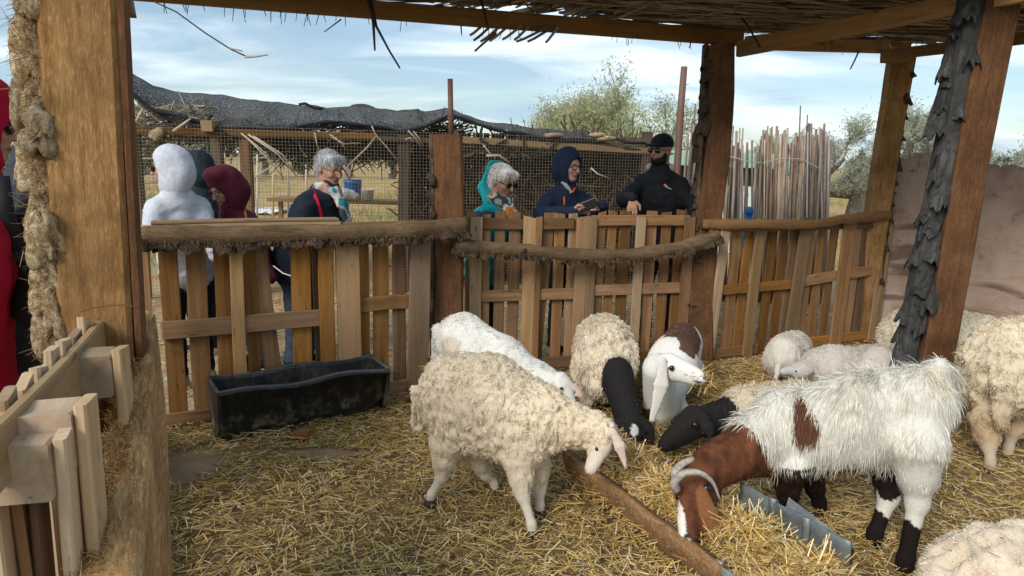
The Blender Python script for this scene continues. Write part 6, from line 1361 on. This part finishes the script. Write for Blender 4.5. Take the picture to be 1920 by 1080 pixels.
def person(label, base, H, f, headc, hf, wrists, cols, top=None, hip_shift=(0, 0), hands=(), skin=SKIN, hem=.46, bulk=1.0, elbows=None, arms=True, fold=1.0):
    """base: feet centre; f: facing; headc: head centre; hf: face direction; wrists: left, right; cols: jacket, trousers, shoes"""
    base = np.asarray(base, float); headc = np.asarray(headc, float); f = unit([f[0], f[1], 0]); l = np.array([-f[1], f[0], 0]); root = thing('person', label, 'person', base, 'visitors along the fence')
    hip = base + [hip_shift[0], hip_shift[1], .52 * H]; hf = unit(hf); nb = headc - np.array([0, 0, .165]) - f * .03
    chest = hip + (nb - hip) * .62; up_ = unit(nb - hip); B = bulk
    tp = [('jacket', limb(hip + [0, 0, -.04], chest, (.175 * B, .125 * B), (.185 * B, .135 * B), side=l, k=.05)), ('jacket', limb(chest, nb - up_ * .07, (.185 * B, .13 * B), (.13 * B, .10 * B), side=l, k=.05)), ('jacket', limb(hip + [0, 0, -.02], hip + [0, 0, hem * H - .52 * H], (.178 * B, .13 * B), (.185 * B, .14 * B), side=l, k=.03)), ('jacket', limb(nb - up_ * .06, nb + up_ * .035, .088, .070, k=.04))]
    for i, sg in enumerate((1, -1)):
        sh = nb + l * sg * .150 * B - up_ * .105; wr = wrists[i]
        if wr is not None:
            wr = np.asarray(wr, float); el = (sh + wr) / 2 + (np.asarray(elbows[i]) if elbows and elbows[i] is not None else l * sg * .06 - np.array([0, 0, .07]) - f * .05)
            tp += [('jacket', limb(sh, el, .066 * B, .055 * B, k=.06)), ('jacket', limb(el, wr, .056 * B, .040 * B, k=.02))]
        kn = base + l * sg * .10 + f * .03 + [0, 0, .27 * H]; ft = base + l * sg * .10 + [0, 0, .07]
        tp += [('trousers', limb(hip + l * sg * .085 - [0, 0, .06], kn, .09, .066, k=.03)), ('trousers', limb(kn, ft + [0, 0, .02], .064, .052, k=.02)), ('shoe', limb(ft - f * .03 - [0, 0, .03], ft + f * .15 - [0, 0, .04], (.045, .036), (.042, .028), side=l, k=.015))]
    V, Q = sdf_mesh([p for _, p in tp], .0175); V = relax(V, Q, 1); tags = part_ids(V, tp); N = vnormals(V, Q)
    V = V + N * (noise(V * [1, 1, .7], 5.5, 2, 2) * .010 - np.abs(noise(V * [1, 1, 2.2], 10, 5, 2)) * .015 + .006)[:, None] * fold      # folds in the cloth
    C = np.zeros((len(V), 3))
    for k_, cc in zip(('jacket', 'trousers', 'shoe'), cols): C[tags == k_] = cc
    if top: C = top(V, tags, C, dict(hip=hip, nb=nb, f=f, l=l, chest=chest))
    parts = [(V, Q, C)]
    # head
    u = unit(np.array([0, 0, 1.]) - hf * hf[2]); s = np.cross(u, hf); R = np.stack([hf, s, u], 1); P = lambda a, b, c: headc + hf * a + s * b + u * c; E = lambda a, b, c, r, k=.015: ball(P(a, b, c), r, k, R)
    hp = [E(-.012, 0, .035, (.094, .074, .088)), E(.028, 0, -.025, (.066, .060, .082), .03), E(.058, 0, -.090, (.030, .032, .024), .025), limb(P(.092, 0, .012), P(.112, 0, -.026), .010, .0145, k=.012), limb(P(.083, -.034, .028), P(.083, .034, .028), .011, .011, k=.012), E(.088, 0, -.060, (.012, .024, .009), .008),
          E(.066, .040, -.022, .022), E(.066, -.040, -.022, .022), E(-.008, .076, -.008, (.020, .009, .032), .006), E(-.008, -.076, -.008, (.020, .009, .032), .006), limb(P(-.02, 0, -.06), nb - np.array([0, 0, .04]), .056, .064, k=.03)]
    cuts = [(P(.098, b, .006), (.020, .015, .009), R) for b in (.032, -.032)]
    V, Q = sdf_mesh(hp, .0085, cuts=cuts); V = relax(V, Q, 1); C = np.tile(np.array(skin, float), (len(V), 1)) * (1 + .10 * noise(V, 30, 2, 2))[:, None]
    q = (V - headc) @ R; lip = (np.abs(q[:, 2] + .060) < .009) & (np.abs(q[:, 1]) < .024) & (q[:, 0] > .07); C[lip] = np.array(skin) * [.85, .6, .6]; C[(np.abs(q[:, 2] + .060) < .0035) & (np.abs(q[:, 1]) < .022) & (q[:, 0] > .07)] = (.10, .04, .035)
    for b in (.032, -.032): d = np.linalg.norm((q - [.084, b, .006]) / [.03, .013, .007], axis=1); C[d < 1] = (.5, .47, .44); d = np.linalg.norm((q - [.084, b, .006]) / [.03, .006, .006], axis=1); C[d < 1] = (.03, .02, .015)
    d = (np.abs(q[:, 2] - .030) < .006) & (np.abs(np.abs(q[:, 1]) - .033) < .020) & (q[:, 0] > .06); C[d] = C[d] * .45
    parts.append((V, Q, C))
    for hd_ in hands:
        V, Q = sdf_mesh(hd_, .0045, .015); parts.append((V, Q, np.tile(np.array(skin, float) * [1.1, 1.05, 1.05], (len(V), 1))))
    V, F, C = cat_meshes(parts); obj('body', mesh('body', V, F, C), M['cloth'], root); BV[0] = BVHTree.FromPolygons([tuple(v) for v in V.tolist()], [tuple(q) for q in np.concatenate(F).tolist()])
    return root, P, R, dict(hip=hip, nb=nb, f=f, l=l, chest=chest, up=up_)
def hood(root, P, R, col, nb, dr=.85, opening=(.115, 0, -.02), orad=(.075, .066, .095), size=1.0, peak=0.0, mat='cloth'):
    E = lambda a, b, c, r, k=.03: ball(P(a, b, c), r, k, R)
    pr = [E(-.018, 0, .035, (.118 * size, .102 * size, .118 * size)), E(.015, 0, -.02, (.085 * size, .095 * size, .11), .03), E(-.05, 0, -.04, (.085, .10, .085), .04), limb(P(-.045, 0, -.06), np.asarray(nb) + [0, 0, .055], (.100 * dr, .095 * dr), (.098 * dr, .092 * dr), k=.05)]
    if peak: pr.append(limb(P(.04, -.05, .115), P(.04, .05, .115), .03 + peak, .03 + peak, k=.04))
    V, Q = sdf_mesh(pr, .0115, cuts=[(P(*opening), orad, R)]); V = relax(V, Q, 1); N = vnormals(V, Q); V += N * (noise(V, 5, 6, 1) * .006 - np.abs(noise(V * [1.4, 1.4, .45], 9, 8, 1)) * .012 + .005)[:, None]
    return obj('hood', mesh('hood', V, Q, np.tile(np.array(col, float), (len(V), 1))), M[mat], root)
def hair(root, P, R, col, seed=1, ln=.05, n=4500):
    E = lambda a, b, c, r, k=.02: ball(P(a, b, c), r, k, R)
    pr = [E(-.022, 0, .048, (.094, .082, .086)), E(-.05, 0, .0, (.062, .078, .075)), limb(P(.05, -.045, .085), P(.055, .045, .085), .022, .022, k=.03)]
    V, Q = sdf_mesh(pr, .009); V = relax(V, Q, 1); N = vnormals(V, Q); C = np.tile(np.array(col, float), (len(V), 1)); C *= (1 + .25 * noise(V, 25, seed, 2))[:, None]; hf = R[:, 0]
    o = obj('hair', mesh('hair', V, Q, np.clip(C, 0, 1)), M['hair'], root)
    A, F, cc = fur(V, Q, N, np.clip(C, 0, 1), n, np.full(len(V), ln), .0014, comb=lambda X: nrm((X - P(-.03, .03, .13)) * [1, 1, 1]) + hf * .25, lift=.12, droop=.35, jit=.25, curl=.05, seed=seed, vary=.2, seg=2)
    tag(obj('hair_strands', mesh('hair_strands', A, F, cc, smooth=False), M['hair'], o), kind='stuff'); return o
def glasses(root, P, R, dark=True, rim=.0022, name=None):
    g = []; 
    for b in (.034, -.034):
        a = np.linspace(0, 2 * math.pi, 17); pts = [P(.103 - .10 * abs(b + .027 * math.cos(t)) ** 1.0 * .35, b + .027 * math.cos(t), .006 + .020 * math.sin(t)) for t in a]; g.append(tube(pts, rim, 5, False))
    g.append(tube([P(.102, -.009, .010), P(.102, .009, .010)], rim, 5))
    for sg in (1, -1): g.append(tube([P(.092, sg * .061, .012), P(.04, sg * .076, .012), P(-.01, sg * .081, .006)], rim * 1.2, 5))
    V, F, _ = cat_meshes(g); o = obj('sunglasses' if dark else 'spectacles', mesh('spectacles', V, F), M['lens'] if dark else M['frame'], root)
    if dark:
        for b in (.034, -.034): V, Q = sdf_mesh([ball(P(.098, b, .005), (.007, .028, .022), .002, R)], .004); obj('lens', mesh('lens', V, Q), M['lens'], o)
    return o
def strap(root, pts, w, col, name='strap', th=.006):
    pts = [np.asarray(p, float) for p in pts]; V = []
    for i, p in enumerate(pts):
        d = unit(pts[min(i+1, len(pts)-1)] - pts[max(i-1, 0)]); v = unit(CAM - p); s = unit(np.cross(d, v)); v = np.cross(s, d)
        V += [p + s * w / 2, p - s * w / 2, p - s * w / 2 - v * th, p + s * w / 2 - v * th]
    Q = [(i*4+j, i*4+(j+1) % 4, (i+1)*4+(j+1) % 4, (i+1)*4+j) for i in range(len(pts)-1) for j in range(4)]
    return obj(name, mesh(name, V, np.array(Q + [(3, 2, 1, 0)])), plain(name + '_webbing', col, .7), root)
def scarf(root, c, f, l, cols, r=.085, tail=None, seed=2):
    pts = [c + l * r * math.cos(a) + f * r * .85 * math.sin(a) + np.array([0, 0, .02 * math.cos(a * 2)]) for a in np.linspace(0, 2 * math.pi, 18)]
    pr = [limb(pts[i], pts[i+1], .036, .036, k=.02) for i in range(17)]
    if tail is not None: pr += [limb(c + f * .06, (c + f * .10 + tail) / 2, (.05, .03), (.06, .026), side=l, k=.03), limb((c + f * .10 + tail) / 2, tail, (.06, .026), (.045, .018), side=l, k=.02)]
    V, Q = sdf_mesh(pr, .010); V = V + vnormals(V, Q) * (noise(V, 26, seed, 2) * .009)[:, None]; n_ = noise(V, 13, seed, 1); C = np.select([n_ < -.25, n_ < .0, n_ < .25], [np.array(cols[0])[None], np.array(cols[1])[None], np.array(cols[2])[None]], np.array(cols[3])[None]) if False else np.where((n_ < -.25)[:, None], cols[0], np.where((n_ < .02)[:, None], cols[1], np.where((n_ < .28)[:, None], cols[2], cols[3])))
    return obj('scarf', mesh('scarf', V, Q, C), M['cloth'], root)
NAVY = (.012, .020, .045); DARK = (.012, .013, .016)
def foot(px, py, Y): p = at(px, py, Y); return np.array([p[0], p[1], 0])

# white hoodie, looking left
hc = at(320, 314, 4.42); ro, P, R, J = person('person in a white hooded top looking left over the fence', foot(352, 500, 4.62), 1.62, (-.80, .55), hc, (-.95, -.26, -.14), (at(300, 455, 4.3), at(402, 480, 4.5)), ((.58, .60, .66), DARK, (.25, .35, .33)), hem=.50, elbows=(None, np.array([.04, -.05, .0])), hip_shift=(.0, .0), fold=.8)
hood(ro, P, R, (.58, .60, .66), J['nb'], .92, (.128, 0, -.025), (.112, .086, .112), .96); glasses(ro, P, R)
# the navy hood behind
hc = at(372, 318, 5.35); ro, P, R, J = person('person in a dark teal hood half hidden behind the white hood', foot(385, 500, 5.4), 1.62, (-.8, .5), hc, (-.8, .55, -.1), (at(350, 450, 5.2), at(420, 480, 5.4)), ((.016, .028, .036), DARK, DARK)); hood(ro, P, R, (.016, .028, .036), J['nb'])
# burgundy rain jacket, head bowed
hc = at(424, 352, 4.78); ro, P, R, J = person('bowed person in a burgundy rain jacket with orange strap', foot(478, 520, 5.05), 1.60, (-.75, -.55), hc, (-.50, -.72, -.42), (at(420, 505, 4.75), at(508, 520, 4.8)), ((.095, .013, .028), (.03, .035, .045), DARK), elbows=(None, np.array([.05, 0, -.02])))
hood(ro, P, R, (.095, .013, .028), J['nb'], .95, (.125, 0, -.04), (.10, .080, .095), 1.0, .014); glasses(ro, P, R, False)
strap(ro, on([(470, 358), (464, 364), (460, 372), (458, 382), (458, 392), (459, 402), (461, 414)]), .022, (.85, .22, .02))
# grey haired woman, quilted navy jacket
def quilt(V, t, C, J):
    q = np.abs(np.sin((V[:, 0] + V[:, 2]) * 42)) + np.abs(np.sin((V[:, 0] - V[:, 2]) * 42)); m = (t == 'jacket'); V[m] += nrm(V[m] - V[m].mean(0)) * (np.minimum(q[m], 1) * .006)[:, None]; return C
hc = at(618, 316, 4.98); ro, P, R, J = person('grey haired woman in a navy quilted jacket with red strap and scarf, leaning forward', foot(560, 520, 5.12), 1.64, (.9, -.35), hc, (.80, -.55, -.28), (at(640, 470, 4.95), at(560, 490, 4.8)), ((.014, .020, .034), (.05, .07, .10), DARK), top=quilt, skin=(.46, .25, .17), bulk=1.16)
hair(ro, P, R, (.42, .43, .44), 3); glasses(ro, P, R, False, .0014); scarf(ro, J['nb'] + np.array([0, 0, .02]), J['f'], J['l'], [(.02, .22, .26), (.55, .55, .52), (.50, .28, .26), (.03, .05, .07)], .068, J['nb'] + J['f'] * .17 - np.array([0, 0, .20]))
strap(ro, on([(568, 324), (573, 332), (578, 342), (584, 354), (589, 366), (594, 378), (598, 390), (601, 402), (603, 416)]), .032, (.55, .012, .035)); 
strap(ro, [at(512, 498, 4.8), at(530, 512, 4.78), at(548, 518, 4.78)], .008, (.6, .62, .62), 'bag_chain')
# turquoise jacket, white hair, sunglasses
def teal(V, t, C, J): sh = np.linalg.norm((V - (J['nb'] - J['l'] * .17 - np.array([0, 0, .10]))) / [.14, .2, .05], axis=1); C[(sh < 1) & (t == 'jacket')] = (.05, .06, .075); sh = np.linalg.norm((V - (J['nb'] + J['l'] * .17 - np.array([0, 0, .10]))) / [.14, .2, .05], axis=1); C[(sh < 1) & (t == 'jacket')] = (.05, .06, .075); return C
hc = at(942, 340, 5.30); ro, P, R, J = person('white haired woman in a turquoise jacket and sunglasses leaning on the fence', foot(905, 520, 5.45), 1.58, (.75, -.66), hc, (.72, -.60, -.34), (at(975, 430, 5.18), at(885, 440, 5.14)), ((.012, .33, .36), (.03, .035, .045), DARK), top=teal, skin=(.42, .22, .15))
hair(ro, P, R, (.66, .65, .61), 5, .055); glasses(ro, P, R); scarf(ro, J['nb'] + np.array([0, 0, .02]), J['f'], J['l'], [(.55, .20, .03), (.60, .60, .55), (.05, .06, .06), (.40, .42, .40)], .068, J['nb'] + J['f'] * .15 - np.array([0, 0, .16]), 5)
V, Q = sdf_mesh([limb(P(-.125, .0, .10), P(-.13, 0, -.10), (.07, .022), (.085, .03), side=R[:, 1], k=.03), limb(P(-.13, 0, -.10), J['nb'] - J['f'] * .04, (.09, .04), (.12, .06), side=R[:, 1], k=.04)], .01); obj('folded_hood', mesh('folded_hood', V, Q, np.tile([.012, .33, .36], (len(V), 1))), M['cloth'], ro)
# navy jacket with hood, spectacles, phone
w1, w2 = at(1128, 384, 5.36), at(1078, 395, 5.30); hc = at(1066, 312, 5.62); h1 = hand(at(1120, 392, 5.36), at(1110, 374, 5.30) - at(1130, 388, 5.36), (.5, -.3, .8), (-.3, -.9, .1), .9); h2 = hand(at(1072, 398, 5.30), (.9, -.1, .25), (0, -.5, .85), (.1, -.6, .8), .8)
def zipc(V, t, C, J): return C
ro, P, R, J = person('man in a navy hooded jacket and round spectacles holding a phone over the fence', foot(1060, 520, 5.78), 1.76, (.45, -.9), hc, (.66, -.74, -.12), (w1, w2), (NAVY, (.02, .022, .03), DARK), hands=(h1, h2), elbows=(np.array([.10, .06, -.10]), np.array([-.17, .02, -.08])), skin=(.50, .28, .20))
hood(ro, P, R, (.014, .024, .052), J['nb'], .72, (.118, 0, -.025), (.105, .080, .108), 1.0, .0); glasses(ro, P, R, False, .003)
strap(ro, on([(1096, 339), (1090, 343), (1084, 347), (1078, 352), (1073, 360)]), .022, (.85, .10, .02), 'orange_lining'); strap(ro, on([(1058, 369), (1058, 376), (1058, 384)]), .012, (.85, .10, .02), 'orange_zip')
strap(ro, on([(1054, 340), (1060, 346), (1066, 354), (1070, 362)]), .03, (.35, .37, .35), 'shirt_collar')
ph = thing('phone', 'dark phone held by the man in the navy hood', 'phone', at(1100, 385, 5.28)); timber('case', at(1086, 390, 5.28), at(1116, 378, 5.26), .012, .075, M['lens'], ph, ch=.004, warp=0); timber('case_edge', at(1086, 383, 5.275), at(1116, 371, 5.255), .010, .006, M['wireframe'], ph, warp=0)
# man in the black cap
wr = at(1186, 372, 5.44); hc = at(1240, 283, 5.78); h1 = hand(wr, (-.05, -.35, -.55), (-.1, -1, .35), (1, -.1, -.1), .55); 
ro, P, R, J = person('bearded man in a black cap and black jacket resting a hand on the fence', foot(1238, 520, 5.95), 1.84, (-.30, -.95), hc, (-.72, -.68, -.05), (at(1296, 410, 5.6), wr), (DARK, (.02, .02, .025), DARK), hands=(h1,), elbows=(np.array([.08, 0, -.05]), np.array([-.10, .02, -.08])), bulk=1.08, skin=(.40, .23, .16))
E = lambda a, b, c, r, k=.02: ball(P(a, b, c), r, k, R)
V, Q = sdf_mesh([E(-.012, 0, .058, (.106, .086, .085))], .008, cuts=[(P(0, 0, -.06), (.3, .3, .095), R)]); cp = obj('cap', mesh('cap', V, Q, np.tile(DARK, (len(V), 1))), M['cloth'], ro)
V, Q = sdf_mesh([E(.105, 0, .050, (.075, .072, .012), .01)], .007); obj('cap_visor', mesh('cap_visor', V, Q, np.tile(DARK, (len(V), 1))), M['cloth'], cp)
V, Q = sdf_mesh([E(.045, 0, -.075, (.058, .060, .045), .02), E(.03, .05, -.05, (.035, .02, .05)), E(.03, -.05, -.05, (.035, .02, .05))], .007, cuts=[(P(.11, 0, -.055), (.03, .03, .014), R)]); obj('beard', mesh('beard', V, Q, np.tile([.015, .011, .009], (len(V), 1))), M['cloth'], ro)
glasses(ro, P, R); V, Q = sdf_mesh([limb(J['nb'] + J['l'] * .09 + [0, 0, .03], J['nb'] - J['f'] * .09 + [0, 0, .045], .034, .04, k=.03), limb(J['nb'] - J['f'] * .09 + [0, 0, .045], J['nb'] - J['l'] * .09 + [0, 0, .03], .04, .034, k=.03)], .01); obj('fleece_collar', mesh('fleece_collar', V + vnormals(V, Q) * noise(V, 40, 2)[:, None] * .006, Q, np.tile([.50, .40, .36], (len(V), 1))), M['cloth'], ro)
lg = strap(ro, on([(1245, 346), (1251, 351)]), .020, (.75, .22, .06), 'jacket_logo'); strap(ro, on([(1251, 351), (1259, 355)]), .010, (.30, .30, .33), 'logo_wordmark')
# red jacket at the left edge
hc = at(-45, 236, 2.30); ro, P, R, J = person('person in a red hooded jacket cut off by the left edge', foot(-62, 700, 2.42), 1.72, (.6, .75), hc, (.85, .45, -.12), (at(5, 560, 2.5), at(-20, 640, 2.2)), ((.36, .004, .022), DARK, DARK), bulk=1.06, elbows=(np.array([.03, 0, -.04]), np.array([.02, -.02, -.0])), hem=.36, fold=.5)
hood(ro, P, R, (.40, .004, .030), J['nb'], .9, (.12, 0, -.03), (.075, .072, .085), 1.06, .012); glasses(ro, P, R)
# grey jacket with the black bag
hc = at(92, 200, 2.72); ro, P, R, J = person('person in a slate grey jacket with a black shoulder bag behind the big post', foot(62, 690, 2.80), 1.80, (.75, .65), hc, (.8, .6, -.1), (at(130, 470, 2.7), at(70, 480, 2.58)), ((.045, .055, .065), (.22, .25, .27), DARK), bulk=1.05, hem=.44)
hair(ro, P, R, (.10, .08, .06), 8)
bg_ = thing('shoulder_bag', 'black shoulder bag with buckle hanging against the red jacket', 'bag', at(60, 520, 2.38)); V, Q = sdf_mesh([limb(at(62, 420, 2.40), at(66, 575, 2.40), (.06, .05), (.065, .055), side=(1, 0, 0), k=.03), limb(at(50, 430, 2.40), at(52, 580, 2.40), (.04, .05), (.05, .055), side=(1, 0, 0), k=.03)], .012); obj('pouch', mesh('pouch', V, Q), plain('black_nylon', (.012, .012, .014), .7, nz=.3, sc=20), bg_)
strap(bg_, [at(2, 330, 2.20), at(12, 400, 2.18), at(28, 440, 2.22), at(45, 490, 2.26), at(60, 540, 2.30)], .045, (.012, .012, .014), 'bag_strap'); strap(bg_, [at(26, 478, 2.22), at(44, 484, 2.23), at(56, 484, 2.24)], .03, (.02, .02, .02), 'buckle'); strap(bg_, [at(51, 477, 2.22), at(52, 487, 2.22)], .006, (.7, .68, .6), 'buckle_pin')
# hand on the left end of the rail
hw = thing('person', 'hand of a hidden person gripping the rail end beside the big post', 'person', at(262, 430, 3.95)); V, Q = sdf_mesh(hand(at(248, 438, 3.98), (.8, -.2, -.1), (.1, -.4, .9), (0, -.9, .3), 1.0) + [limb(at(225, 445, 4.05), at(248, 438, 3.98), .035, .026, k=.02)], .005, .015); obj('hand', mesh('hand', V, Q, np.tile(np.array(SKIN), (len(V), 1))), M['face'], hw)
